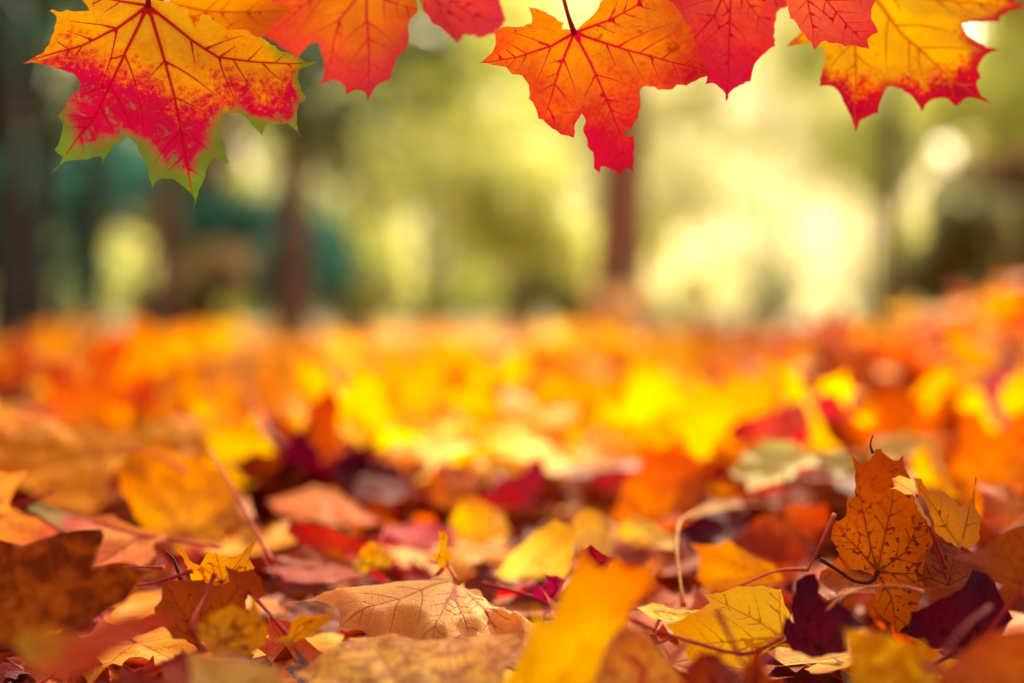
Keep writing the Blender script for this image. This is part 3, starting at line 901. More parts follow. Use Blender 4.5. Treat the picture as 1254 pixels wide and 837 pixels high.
# the twig they hang from, just above the picture
def twig():
    P = [at(60, -78, 0.765), at(200, -70, 0.755), at(420, -74, 0.77), at(560, -72, 0.778), at(700, -66, 0.765), at(880, -74, 0.765), at(1000, -74, 0.765), at(1180, -80, 0.79), at(1400, -110, 0.82)]
    v, f = tube_bm(P, [0.0012, 0.0016, 0.002, 0.0022, 0.0024, 0.0027, 0.003, 0.0034, 0.004], 9)
    o = mesh_obj('maple_twig', v, f, S_dark)
    tag(o, 'thin brown twig above the hanging maple leaves', 'twig')
twig()

# foreground and middle of the carpet
t = traced
t('beige maple leaf with curled scalloped edge lying in focus at centre', 'beige', '6',
  [(60, 492), (170, 490), (300, 475), (420, 458), (560, 450), (605, 436), (640, 440), (665, 465), (720, 490), (770, 515), (815, 525), (802, 545), (870, 558), (935, 563), (915, 590), (890, 642), (862, 610), (800, 600), (770, 618), (735, 640), (700, 642), (660, 628), (625, 652), (570, 645), (545, 662), (490, 640), (478, 600), (450, 590), (430, 594), (400, 608), (350, 602), (310, 590), (280, 592), (230, 588), (240, 560), (170, 520)],
  (645, 482), Y=0.715, asp=0.62, tips=[[(560, 500), (450, 540), (235, 585)], [(600, 480), (400, 480), (70, 493)], [(630, 520), (600, 570), (560, 640)], [(700, 540), (760, 590), (790, 600)], [(740, 520), (920, 565)], [(640, 545), (690, 635)]],
  seed=11, ripple=0.002, margin=0.012, cup=-0.06, grid=0.0024, stem=[None, (612, 430, 0.80), (560, 418, 0.85)], stem_mat_=S_tan)
t('large mottled yellow and brown leaf at the bottom below the beige leaf', 'mottled_yellow', '6',
  [(90, 770), (170, 735), (240, 690), (330, 650), (420, 640), (520, 672), (640, 668), (760, 655), (862, 648), (870, 690), (840, 720), (830, 790), (800, 880), (500, 920), (130, 890), (140, 820), (90, 800)],
  (480, 905), Y=0.615, asp=0.75, seed=12, ripple=0.003, grid=0.0026, cup=-0.05)
t('blurred yellow orange leaf standing upright at the bottom centre', 'blur_yellow', 'p',
  [(596, 880), (622, 830), (640, 795), (656, 738), (668, 768), (690, 722), (704, 690), (711, 660), (724, 690), (740, 700), (755, 682), (770, 700), (808, 680), (798, 718), (776, 738), (768, 762), (742, 790), (728, 830), (704, 860), (690, 900), (620, 905)],
  (640, 895), Y=0.56, tilt=66, seed=13, ripple=0.004, yaw=-14, roll=0, bends=((1.1, 0.25),), stem=[None, (630, 930, 0.48), (600, 960, 0.49)])
t('big blurred brown orange mottled leaf at the left edge of the foreground', 'mottled_brown', '5',
  [(-60, 360), (0, 350), (80, 370), (150, 345), (250, 318), (350, 298), (358, 330), (330, 400), (312, 440), (400, 430), (480, 442), (540, 450), (480, 490), (430, 560), (330, 620), (230, 660), (160, 640), (100, 700), (0, 720), (-100, 690), (-120, 480)],
  (20, 700), Y=0.62, tilt=58, seed=14, ripple=0.004)
t('blurred salmon red leaf with yellow middle low in the left foreground', 'salmon', '5',
  [(40, 705), (75, 670), (90, 630), (120, 665), (160, 655), (168, 610), (200, 650), (260, 660), (330, 640), (430, 600), (540, 590), (640, 600), (560, 640), (480, 690), (420, 740), (330, 780), (250, 830), (140, 830), (90, 770)],
  (95, 705), Y=0.53, tilt=40, seed=15, ripple=0.003)
t('pink mauve leaf with green tips left of the spiky yellow leaf', 'mauve_green', '5',
  [(95, 222), (130, 213), (162, 216), (240, 250), (320, 270), (390, 258), (430, 285), (500, 305), (575, 325), (580, 345), (530, 362), (540, 400), (520, 425), (485, 442), (430, 424), (370, 430), (312, 442), (335, 400), (352, 340), (320, 325), (240, 335), (200, 312), (150, 270), (100, 240)],
  (490, 330), Y=0.845, asp=0.62, seed=16, ripple=0.0025, grid=0.0028, stem=[None, (600, 340, 0.87), (760, 372, 0.90)], stem_mat_=S_red)
t('pinkish beige leaf with fine dark veins at the left edge', 'pink_beige', '5',
  [(-70, 100), (0, 108), (50, 116), (112, 100), (70, 140), (45, 180), (33, 232), (60, 240), (130, 265), (205, 322), (150, 345), (80, 372), (10, 350), (-90, 340), (-120, 200)],
  (-40, 260), Y=0.90, asp=0.65, seed=17, ripple=0.003, grid=0.003)
t('brown tan leaf standing low behind a thin red stalk in the left foreground', 'tan_brown', '5',
  [(548, 460), (560, 478), (620, 475), (700, 475), (760, 500), (795, 490), (778, 434), (830, 458), (875, 452), (905, 480), (925, 540), (880, 570), (866, 520), (850, 590), (760, 680), (690, 700), (600, 690), (540, 620), (530, 575), (555, 540)],
  (690, 690), Y=0.70, tilt=60, seed=18, ripple=0.003, grid=0.0026, stem=[None, (660, 640, 0.69), (710, 530, 0.71), (743, 458, 0.715)], stem_mat_=S_pink)
t('spiky yellow leaf sticking up behind the brown tan leaf', 'gold', '5',
  [(608, 372), (640, 382), (668, 425), (690, 432), (715, 392), (745, 388), (790, 410), (815, 408), (850, 370), (888, 333), (872, 380), (858, 408), (882, 442), (870, 470), (790, 500), (700, 510), (660, 480), (640, 425)],
  (770, 490), Y=0.74, tilt=62, seed=19, ripple=0.004, grid=0.0026, cup=0.1, stem=[None, (700, 470, 0.75), (660, 452, 0.76)])
t('curled orange leaf folded over itself below the brown tan leaf', 'amber', '5',
  [(680, 640), (740, 600), (800, 570), (862, 590), (870, 520), (900, 600), (930, 660), (900, 700), (850, 745), (780, 730), (740, 750), (690, 700)],
  (760, 700), Y=0.64, tilt=55, seed=20, ripple=0.005, grid=0.003, bends=((0.6, 0.04),))
t('small rolled orange leaf left of the beige leaf edge', 'amber', '5',
  [(940, 690), (1000, 668), (1010, 620), (1045, 600), (1100, 605), (1140, 590), (1168, 548), (1150, 610), (1120, 640), (1080, 680), (1030, 690), (990, 712)],
  (1010, 690), Y=0.685, tilt=62, seed=21, ripple=0.005, grid=0.0026, bends=((0.3, 0.035),))
t('blurred cream leaf lying across the bottom edge left of centre', 'cream', '5',
  [(640, 738), (760, 758), (900, 768), (960, 788), (990, 850), (940, 900), (660, 900)], (800, 880), Y=0.56, asp=0.6, seed=22)
t('rough tan leaf curled upright in the blur behind the mauve leaf', 'tan', '5',
  [(420, 130), (480, 90), (560, 70), (700, 95), (780, 130), (860, 190), (880, 260), (800, 310), (720, 352), (620, 368), (530, 330), (470, 270), (430, 200)],
  (640, 330), Y=1.0, tilt=48, seed=23, ripple=0.008, cup=-0.15, bends=((0.2, 0.08),))
t('wide blurred ochre leaf at the left above the pinkish beige leaf', 'gold', 'p',
  [(-40, 545), (20, 520), (60, 508), (120, 540), (180, 515), (236, 500), (262, 548), (200, 585), (150, 605), (112, 640), (60, 620), (10, 590), (-30, 590)], (120, 560), Y=1.12, asp=0.7, seed=24, ripple=0.006)
t('blurred bright yellow lobed leaf with an orange patch behind the long leaning stalk', 'yellow', 'p',
  [(232, 500), (250, 495), (266, 512), (302, 540), (340, 530), (372, 535), (378, 570), (345, 602), (312, 596), (285, 596), (255, 570)], (300, 520), Y=1.28, asp=0.75, seed=25, ripple=0.006)
t('pale straw leaf lying right of the curled brown scrap at centre', 'cream', '6',
  [(780, 460), (830, 388), (920, 310), (985, 272), (1030, 290), (1062, 330), (1050, 400), (1042, 450), (1000, 492), (940, 478), (880, 492), (815, 480)],
  (860, 480), Y=0.92, asp=0.7, seed=26, ripple=0.003)
t('straw coloured leaf lobe standing behind the pale straw leaf', 'cream', '6',
  [(1040, 290), (1062, 262), (1095, 243), (1150, 250), (1182, 285), (1190, 340), (1180, 400), (1120, 420), (1075, 380), (1055, 335)], (1120, 400), Y=0.95, tilt=50, seed=27)
t('small magenta scrap of leaf between the pale straw leaf and the yellow upright leaf', 'magenta', '6',
  [(900, 505), (960, 490), (942, 448), (990, 473), (1025, 490), (1005, 540), (965, 568), (910, 540)], (950, 550), Y=0.80, tilt=50, seed=28)
t('dusky pink tip rising behind the blurred yellow upright leaf', 'red', '6',
  [(1070, 360), (1110, 355), (1150, 385), (1190, 400), (1160, 450), (1090, 460)], (1110, 450), Y=0.72, tilt=55, seed=128)
t('mauve leaf with a red underside lying behind the beige leaf', 'pink', '6',
  [(350, 345), (420, 302), (500, 280), (560, 282), (605, 300), (580, 340), (565, 386), (500, 382), (440, 372), (390, 365)], (500, 370), Y=1.0, asp=0.7, seed=29)
t('small crumpled yellow leaf left of the mauve leaf', 'yellow', '6',
  [(288, 442), (305, 385), (340, 368), (382, 362), (410, 380), (440, 395), (410, 432), (360, 440), (330, 450)], (350, 430), Y=0.90, tilt=45, seed=30, ripple=0.006)
t('curled yellow brown scrap standing upright above the beige leaf', 'gold', '6',
  [(556, 392), (585, 385), (568, 310), (600, 312), (618, 335), (612, 372), (632, 392), (620, 442), (590, 442), (575, 415)], (600, 440), Y=0.80, tilt=78, seed=31, ripple=0.006, grid=0.0024, bends=((1.4, 0.025),))
t('peach leaf with a red edge in the blur left of centre', 'peach', '6',
  [(-10, 210), (60, 190), (150, 158), (230, 168), (300, 220), (350, 268), (395, 300), (340, 312), (230, 300), (110, 270), (20, 245)], (200, 180), Y=1.05, asp=0.7, seed=32)
t('red ridge of a folded leaf below the peach leaf', 'red', '6',
  [(80, 300), (200, 308), (330, 350), (415, 388), (330, 410), (230, 400), (120, 380), (60, 340)], (220, 400), Y=0.96, tilt=40, seed=33, ripple=0.004, bends=((0.1, 0.05),))
t('blurred orange leaf left of the yellow leaf in the middle of the carpet', 'orange', '6',
  [(545, 130), (590, 85), (650, 75), (735, 130), (705, 200), (640, 250), (560, 220)], (630, 230), Y=1.15, tilt=45, seed=34)
t('blurred yellow leaf in the middle of the carpet above the straw leaf', 'yellow', '6',
  [(620, 275), (660, 230), (700, 205), (800, 235), (835, 300), (800, 352), (720, 362), (640, 348)], (720, 350), Y=1.03, tilt=42, seed=35)
t('red orange leaf with upturned tip at the middle of the carpet', 'red', '6',
  [(700, 230), (790, 130), (880, 105), (905, 60), (932, 38), (956, 80), (935, 180), (900, 240), (830, 225), (760, 260)], (830, 240), Y=1.15, tilt=50, seed=36, ripple=0.006)
t('large yellow leaf with a fine dark midrib right of centre', 'yellow', '7',
  [(610, 640), (700, 600), (760, 560), (738, 530), (860, 503), (940, 500), (1005, 510), (1035, 600), (1020, 690), (960, 725), (900, 795), (820, 770), (700, 760), (655, 705)],
  (1010, 680), Y=0.71, asp=0.75, tips=[[(860, 690), (660, 702)], [(900, 610), (745, 532)], [(900, 740), (890, 785)], [(1000, 600), (1000, 515)], [(860, 720), (720, 755)]], seed=37, ripple=0.002, grid=0.0026, cup=-0.05, stem=[None, (880, 735, 0.70), (700, 695, 0.69), (560, 650, 0.68), (465, 605, 0.68)], stem_mat_=S_red)
t('ochre yellow leaf lying behind the large yellow leaf', 'gold', '7',
  [(690, 358), (760, 370), (820, 348), (880, 380), (980, 430), (1015, 480), (980, 500), (860, 512), (750, 525), (715, 470), (722, 400)], (980, 480), Y=0.87, asp=0.65, seed=38, ripple=0.003)
t('small flat yellow leaf scrap left of the large yellow leaf', 'yellow', '7',
  [(505, 585), (560, 570), (600, 575), (640, 590), (745, 585), (765, 580), (700, 612), (625, 632), (560, 622)], (560, 590), Y=0.76, asp=0.6, seed=39, ripple=0.003)
t('tan leaf with crimson veins at the bottom right of the yellow upright leaf', 'veined_tan', '7',
  [(455, 622), (500, 660), (560, 700), (590, 740), (650, 800), (680, 860), (640, 920), (340, 940), (270, 880), (320, 800), (385, 720)],
  (500, 910), Y=0.60, asp=0.8, tips=[[(520, 800), (490, 720), (440, 650)], [(540, 800), (560, 705)], [(440, 820), (350, 745)], [(600, 860), (660, 850)], [(400, 880), (290, 870)]], seed=40, ripple=0.004, cup=-0.12, grid=0.0028)
t('brown pink leaf at the bottom edge below the large yellow leaf', 'dusty_red', '7',
  [(670, 775), (720, 745), (790, 742), (830, 765), (865, 790), (905, 860), (880, 910), (690, 910)], (780, 890), Y=0.60, tilt=50, seed=41, ripple=0.005)
t('ragged rust brown scrap beside the brown pink leaf at the bottom', 'rust', '7',
  [(870, 800), (905, 730), (930, 700), (945, 725), (930, 770), (990, 830), (1030, 880), (880, 900)], (930, 880), Y=0.60, tilt=70, seed=42, ripple=0.006)
t('upright rusty orange leaf covered in dark spots in focus at right', 'spotted', '8',
  [(582, 136), (600, 133), (630, 160), (655, 166), (668, 152), (672, 182), (690, 215), (720, 290), (750, 340), (772, 380), (765, 410), (742, 460), (735, 510), (715, 540), (728, 575), (720, 610), (692, 650), (662, 688), (650, 685), (640, 655), (615, 640), (580, 600), (590, 570), (600, 530), (570, 500), (520, 492), (480, 450), (455, 400), (458, 340), (450, 318), (476, 345), (500, 328), (500, 290), (505, 268), (522, 290), (525, 220), (518, 165), (500, 140), (545, 178), (570, 165)],
  (597, 500), Y=0.75, tilt=76, tips=[[(612, 420), (640, 290), (640, 165)], [(540, 430), (500, 390), (456, 335)], [(680, 440), (730, 330)], [(680, 505), (735, 500)], [(560, 360), (525, 180)], [(640, 580), (655, 680)]],
  seed=43, ripple=0.003, grid=0.0023, yaw=-8, cup=0.12, stem=[None, (575, 530, 0.74), (525, 525, 0.735), (478, 494, 0.735), (425, 460, 0.74)], stem_mat_=S_dark)
t('amber leaf with a folded pale edge leaning on the spotted leaf', 'amber', '8',
  [(690, 215), (720, 222), (745, 262), (790, 260), (840, 300), (880, 280), (897, 205), (893, 290), (912, 330), (905, 400), (875, 432), (840, 422), (800, 402), (772, 380), (750, 330), (715, 262)],
  (850, 425), Y=0.735, tilt=66, yaw=18, seed=44, ripple=0.004, grid=0.0024, stem=[None, (930, 470, 0.73), (960, 520, 0.74)])
t('pale folded leaf edge with small points in front of the spotted leaf', 'beige', '8',
  [(622, 250), (650, 240), (640, 215), (662, 206), (705, 215), (720, 250), (735, 300), (760, 345), (770, 385), (750, 355), (720, 310), (705, 262), (680, 262), (655, 248)], (715, 262), Y=0.725, tilt=72, seed=45, ripple=0.002, grid=0.0022)
t('dark maroon curled leaf between the large yellow leaf and the spotted leaf', 'maroon', '8',
  [(322, 545), (345, 530), (372, 525), (395, 555), (402, 590), (425, 605), (470, 600), (520, 615), (565, 660), (505, 682), (505, 750), (400, 762), (335, 742), (300, 695), (297, 640), (330, 665), (318, 620)],
  (430, 745), Y=0.675, tilt=52, seed=46, ripple=0.006, grid=0.0026, bends=((0.9, 0.06),))
t('deep maroon leaf in shade right of the spotted leaf', 'maroon', '8',
  [(700, 620), (780, 580), (860, 540), (890, 490), (955, 500), (985, 600), (1010, 640), (960, 710), (850, 750), (760, 730), (690, 690)], (860, 730), Y=0.70, asp=0.6, seed=47, ripple=0.005)
t('blurred amber brown leaf at the right edge beside the amber folded leaf', 'tan_brown', '8',
  [(815, 440), (860, 432), (900, 428), (960, 380), (1000, 370), (1060, 350), (1100, 500), (1050, 570), (950, 522), (895, 470)], (1040, 540), Y=0.66, tilt=60, seed=48, ripple=0.006)
t('dull rust brown leaf in the shade behind the amber folded leaf', 'brown', 'h',
  [(420, 470), (500, 560), (600, 610), (740, 640), (830, 700), (800, 780), (700, 830), (560, 850), (430, 840), (380, 760), (400, 640)], (560, 830), Y=0.76, tilt=55, seed=66, ripple=0.005)
t('pale green cream leaf with toothed edge in the right middle', 'pale_green', '8',
  [(148, 205), (190, 140), (260, 104), (340, 104), (410, 148), (425, 190), (352, 190), (345, 240), (322, 262), (305, 258), (272, 284), (255, 268), (230, 276), (200, 268), (195, 225), (165, 225)],
  (400, 145), Y=1.03, tilt=36, seed=49, ripple=0.004, bends=((0.1, 0.09),))
t('pale green leaf lobe right of the pale green cream leaf', 'pale_green', '8',
  [(398, 128), (480, 130), (545, 165), (532, 200), (500, 200), (480, 220), (455, 190), (425, 165)], (420, 140), Y=1.05, tilt=38, seed=50)
t('blurred cream leaf behind the top of the spotted leaf', 'cream', '8',
  [(555, 150), (570, 110), (600, 82), (680, 75), (760, 95), (805, 132), (770, 152), (700, 150), (650, 180), (590, 170)], (700, 90), Y=1.15, tilt=40, seed=51)
t('dusty red leaf with a dark gap beside the spotted leaf', 'dusty_red', '8',
  [(150, 395), (230, 332), (330, 295), (440, 300), (455, 350), (400, 380), (420, 430), (360, 482), (290, 480), (200, 440)], (300, 320), Y=0.98, asp=0.65, seed=52, ripple=0.004)
t('ochre tan leaf at the bottom right in front of the maroon leaf', 'mottled_yellow', '8',
  [(492, 668), (560, 678), (640, 690), (690, 715), (730, 705), (765, 760), (800, 860), (760, 910), (520, 910)], (650, 890), Y=0.60, asp=0.7, seed=53)
t('blurred orange leaf filling the bottom right corner', 'orange', '8',
  [(780, 840), (800, 790), (850, 740), (900, 700), (960, 678), (1050, 672), (1100, 760), (1080, 900), (790, 900)], (1060, 880), Y=0.55, asp=0.7, seed=54)
t('fiery orange and yellow leaf right of the cream leaf', 'gold', '8',
  [(690, 165), (720, 140), (770, 128), (800, 150), (820, 200), (830, 250), (860, 275), (800, 270), (750, 240), (700, 210)], (800, 260), Y=1.05, tilt=55, seed=55, ripple=0.006)
t('blurred golden leaf standing on the mound at right', 'yellow', 'e',
  [(330, 660), (440, 560), (560, 440), (640, 360), (700, 380), (690, 450), (620, 560), (520, 620), (420, 670)], (360, 660),  tilt=70, seed=56)
t('blurred ochre leaf standing upright high on the mound at right', 'gold', 'e',
  [(640, 160), (690, 140), (760, 190), (800, 270), (920, 280), (930, 350), (850, 410), (740, 380), (680, 300)], (800, 400),  tilt=70, seed=57)
t('blurred deep magenta leaf at the right edge of the mound', 'magenta', 'e',
  [(880, 440), (920, 400), (1000, 390), (1060, 460), (1080, 520), (1000, 560), (930, 540), (890, 500)], (980, 540),  tilt=62, seed=58)
t('blurred magenta leaf below the deep magenta one at the right edge', 'magenta', 'e',
  [(830, 460), (900, 520), (960, 600), (1000, 680), (940, 690), (890, 640), (860, 560)], (940, 670),  tilt=60, seed=59)
t('blurred scarlet leaf left of the magenta leaves on the mound', 'red', 'e',
  [(735, 590), (790, 560), (870, 550), (860, 610), (800, 640), (750, 640)], (800, 630),  tilt=60, seed=60)
t('blurred hot pink leaf behind the pale green leaf lobe', 'pink', 'f',
  [(720, 230), (780, 170), (860, 180), (920, 260), (1000, 350), (1030, 420), (960, 430), (880, 370), (800, 340), (750, 290)], (900, 380),  tilt=60, seed=61)
t('blurred dusty rose leaf behind the pale green cream leaf', 'pink', 'f',
  [(280, 380), (340, 320), (440, 290), (560, 260), (680, 170), (720, 270), (740, 360), (690, 430), (560, 420), (420, 430), (320, 440)], (560, 410),  tilt=50, seed=62)
t('tall blurred bright yellow leaf standing left of the dusty rose leaf', 'yellow', 'f',
  [(110, 540), (80, 420), (100, 260), (130, 160), (250, 150), (370, 160), (375, 230), (320, 320), (250, 400), (220, 500)], (180, 530),  tilt=75, seed=63)
t('blurred upright orange leaf right of the middle of the carpet', 'orange', 'p',
  [(745, 640), (760, 600), (790, 560), (820, 548), (850, 560), (872, 590), (850, 625), (800, 645)], (800, 640), Y=1.10, tilt=58, seed=64, bends=((0.8, 0.08),))
t('blurred golden leaf pointing up at the far left of the carpet', 'gold', 'p',
  [(105, 450), (140, 420), (160, 395), (176, 384), (186, 402), (205, 425), (230, 445), (200, 470), (150, 478)], (165, 470), Y=2.0, tilt=75, seed=65)

t('rusty tan leaf lying against the left foot of the spotted leaf', 'tan_brown', '8',
  [(395, 545), (430, 475), (478, 452), (520, 495), (598, 512), (592, 572), (540, 565), (440, 600)], (590, 520), Y=0.77, tilt=45, seed=67, ripple=0.005)
t('warm orange tan leaf at the right edge above the amber brown leaf', 'peach', '8',
  [(895, 225), (945, 232), (1000, 222), (1050, 230), (1080, 320), (1000, 370), (950, 385), (905, 350)], (1060, 300), Y=0.92, tilt=45, seed=68, ripple=0.005)
t('rosy leaf under the left tip of the beige leaf', 'dusty_red', '6',
  [(-20, 450), (60, 430), (140, 436), (210, 418), (260, 440), (335, 470), (200, 495), (60, 495)], (240, 470), Y=0.86, asp=0.7, seed=69, ripple=0.003)
t('russet leaf tucked under the red ridge left of centre', 'rust', '6',
  [(15, 425), (70, 390), (130, 370), (240, 385), (325, 445), (200, 455), (60, 450)], (290, 430), Y=0.92, tilt=35, seed=70, ripple=0.005, bends=((0.2, 0.07),))
t('dark crimson leaf in shade behind the peach leaf', 'maroon', '6',
  [(205, 95), (260, 50), (335, 38), (450, 90), (505, 172), (420, 222), (300, 192)], (480, 170), Y=1.15, tilt=30, seed=71, ripple=0.006)
t('dusky red leaf between the upright orange leaf and the bright yellow patch', 'red', '7',
  [(335, 135), (380, 100), (432, 88), (522, 110), (545, 170), (462, 195), (380, 175)], (500, 160), Y=1.2, tilt=45, seed=72, ripple=0.005)
t('straw leaf with a dark hollow below it left of the hooked stalk', 'cream', '7',
  [(425, 335), (460, 300), (502, 278), (562, 290), (642, 332), (640, 385), (560, 372), (470, 350)], (620, 350), Y=0.97, asp=0.7, seed=73, ripple=0.004, bends=((0.1, 0.07),))
t('cream leaf edge from which the hooked stalk hangs', 'cream', '7',
  [(680, 262), (700, 240), (760, 212), (862, 203), (875, 226), (800, 238), (705, 280)], (850, 215), Y=1.02, tilt=30, seed=74)
t('dark wine coloured leaf in the hollow under the cream leaf edge', 'maroon', '7',
  [(670, 300), (700, 275), (760, 255), (885, 232), (905, 300), (822, 362), (700, 352)], (880, 290), Y=1.03, asp=0.8, seed=75, ripple=0.004)
t('wine red leaf shadowed behind the rough tan curled leaf', 'rust', '5',
  [(335, 165), (400, 88), (500, 58), (640, 58), (765, 110), (800, 160), (700, 165), (540, 150), (430, 205)], (640, 140), Y=1.1, tilt=38, seed=76, ripple=0.006)

# loose stalks
def stalk(label, pts, mat, r=0.0009):
    P = [at(x, y, d) for x, y, d in pts]
    k = len(P) - 1
    v, f = tube_bm(P, [r * (0.62 + 0.25 * i / k + (0.75 if i == k else 0)) for i in range(k + 1)], 8)
    c = P[-1]
    o = mesh_obj('leaf_stalk', [q - c for q in v], f, mat)
    o.location = c
    tag(o, label, 'leaf stalk', 'loose leaf stalks')
stalk('long pink stalk leaning up out of the carpet at left', [(256, 550, 0.93), (275, 582, 0.90), (308, 640, 0.87), (334, 690, 0.84)], S_pink, 0.001)
stalk('thin dark hooked stalk left of the spiky yellow leaf', [(204, 677, 0.74), (213, 686, 0.735), (222, 712, 0.73)], S_dark)
stalk('red stalk lying under the dark hooked stalk', [(168, 718, 0.71), (200, 711, 0.715), (236, 699, 0.72)], S_red)
stalk('pale pink stalk lying along the edge of the mauve leaf', [(150, 696, 0.79), (175, 695, 0.785), (200, 696, 0.78)], S_pink)
stalk('pink arching stalk above the tan curled leaf', [(136, 556, 0.98), (160, 550, 0.99), (200, 561, 1.0), (228, 580, 1.0)], S_pink, 0.001)
stalk('cream and pink stalk hooked over a straw leaf edge right of centre', [(905, 612, 1.0), (874, 620, 0.96), (846, 630, 0.90), (832, 642, 0.87), (829, 676, 0.83), (834, 720, 0.80), (837, 742, 0.79)], S_tan, 0.0011)
stalk('pink stalk crossing the ochre yellow leaf', [(906, 718, 0.78), (950, 700, 0.79), (988, 698, 0.79)], S_pink)
stalk('straight pink stalk rising left of the spotted leaf', [(989, 700, 0.76), (1006, 664, 0.76), (1022, 630, 0.77)], S_pink, 0.0009)
stalk('tan stalk arching in front of the spotted leaf foot', [(1012, 748, 0.68), (1036, 728, 0.69), (1068, 719, 0.70), (1105, 719, 0.70), (1130, 726, 0.70)], S_tan, 0.0009)
stalk('thick dark red blurred stalk at the bottom right', [(1130, 840, 0.52), (1156, 800, 0.55), (1180, 770, 0.58), (1212, 744, 0.62)], S_wine, 0.0008)
stalk('fine thread curling up from the top of the spotted leaf', [(1069, 533, 0.757), (1066, 545, 0.753), (1069, 555, 0.75)], S_dark, 0.0006)

# ---------------------------------------------------------------- the rest of the carpet
HALF = [(0, 1.0), (4.5, .88), (9, .80), (15, .86), (15.5, .72), (20, .61), (27, .46), (33, .58), (36, .74), (41, .75), (45, .84), (50, .97), (55, .82), (62, .80), (62.5, .68), (70, .60),
        (78, .46), (86, .53), (90, .60), (97, .54), (103, .68), (111, .49), (122, .46), (130, .34), (150, .22), (168, .11)]
def maple_outline(R, r):
    pts = []
    lob = [1.0 + r.uniform(-.08, .08), 1 + r.uniform(-.1, .1), 1 + r.uniform(-.12, .12)]
    sk = r.uniform(-4, 4)
    def one(side):
        o = []
        for a, q in HALF:
            k = lob[0] if a < 27 else lob[1] if a < 78 else lob[2]
            q2 = q * k * (1 + r.uniform(-.05, .05))
            a2 = math.radians((a + r.uniform(-1.3, 1.3)) * side + sk * (a / 100))
            o.append((math.sin(a2) * q2 * R, math.cos(a2) * q2 * R))
        return o
    right, left = one(1), one(-1)
    poly = right + [(0.0, -0.04 * R)] + left[:0:-1]
    tips = [[right[0]], [right[11]], [left[11]], [right[20]], [left[20]]]
    return poly, tips

PROTO, PSTEM = [], []
for i in range(22):
    r = random.Random(500 + i)
    R = 0.082
    poly, tips = maple_outline(R, r)
    bends = []
    if i % 3: bends.append((r.uniform(0, 3.14), r.choice((-1, 1)) * r.uniform(0.07, 0.16)))
    if i % 4 == 0: bends.append((r.uniform(0, 3.14), r.choice((-1, 1)) * r.uniform(0.045, 0.08)))
    d = deformer(600 + i, r.uniform(-0.22, 0.22), r.uniform(0.003, 0.008), 0.18, 0.0, bends, R, r.uniform(-0.9, 0.9))
    PROTO.append(leaf_mesh('blade', poly, tips, R, 0.005, 700 + i, d, 0.06, 0.0003, True))
    a = r.uniform(-0.5, 0.5)
    L = r.uniform(0.05, 0.09)
    v, f = tube_bm([(0, 0, 0), (math.sin(a) * L * 0.3, -L * 0.35, r.uniform(-.006, .012)), (math.sin(a) * L * 0.8, -L * 0.75, r.uniform(-.01, .025)), (math.sin(a) * L, -L, r.uniform(-.01, .03))], [0.0011, 0.0009, 0.0009, 0.0015], 7)
    me = bpy.data.meshes.new('stem'); me.from_pydata([tuple(q) for q in v], [], f)
    me.polygons.foreach_set('use_smooth', [True] * len(me.polygons))
    PSTEM.append(me)
for me in PROTO: me.materials.append(M['gold'])
for me in PSTEM: me.materials.append(S_red)

WORD = {'gold': 'golden', 'yellow': 'yellow', 'orange': 'orange', 'rust': 'russet', 'red': 'red', 'maroon': 'maroon', 'peach': 'peach', 'pink': 'dusky pink',
        'magenta': 'magenta', 'tan': 'tan', 'brown': 'brown', 'cream': 'cream', 'pale_green': 'pale green'}
def palette(px, py):
    if 485 < py < 596 and 400 < px < 840: return {'yellow': 10, 'gold': 4, 'cream': 1.5, 'orange': 0.7}  # the sunlit pool at the centre is put into yellow leaf colours
    if py > 640: return {'tan': 1.5, 'rust': 6, 'brown': 3, 'gold': 3, 'orange': 5, 'maroon': 1, 'red': 1}  # darker leaves carry the shade of the foreground gaps
    if py > 575: return {'red': 3, 'rust': 4, 'orange': 4, 'peach': 1, 'maroon': 1.2, 'brown': 2, 'gold': 3} if px < 900 else {'rust': 4, 'orange': 3, 'gold': 3, 'red': 1.5, 'brown': 1}
    if px < 290: return {'gold': 7, 'orange': 3, 'rust': 3, 'red': 0.8, 'brown': 2, 'yellow': 2.5, 'maroon': 0.8}
    if px < 920: return {'yellow': 10, 'gold': 6, 'orange': 1.4, 'rust': 1.2, 'peach': 0.6}
    return {'orange': 3, 'gold': 4, 'rust': 4, 'red': 1, 'magenta': 0.8, 'pink': 0.8, 'yellow': 2, 'brown': 2}

COLS = [(-1e9, 'below the near black trunk'), (85, 'below the slim dark trunks on the left'), (260, 'below the grey brown trunk'), (450, 'in the yellow band left of centre'),
        (620, 'below the reddish brown trunk'), (830, 'below the bright clearing'), (1010, 'on the mound below the olive bush'), (1170, 'on the mound at the right edge')]
def zone_label(key, px, py, big, up):
    c = [w for x, w in COLS if px >= x][-1]
    row = 'in the far carpet' if py < 475 else 'in the soft middle carpet' if py < 560 else 'in the near carpet' if py < 650 else 'low in the foreground'
    return f"{'upright' if up else 'flat'} {WORD[key]} leaf {row} {c}"

def pick(w): return rng.choices(list(w), list(w.values()))[0]
def in_hero(px, py):
    for P in HERO_POLYS:
        if inside(P, np.array([[px, py]]))[0]: return True
    return False

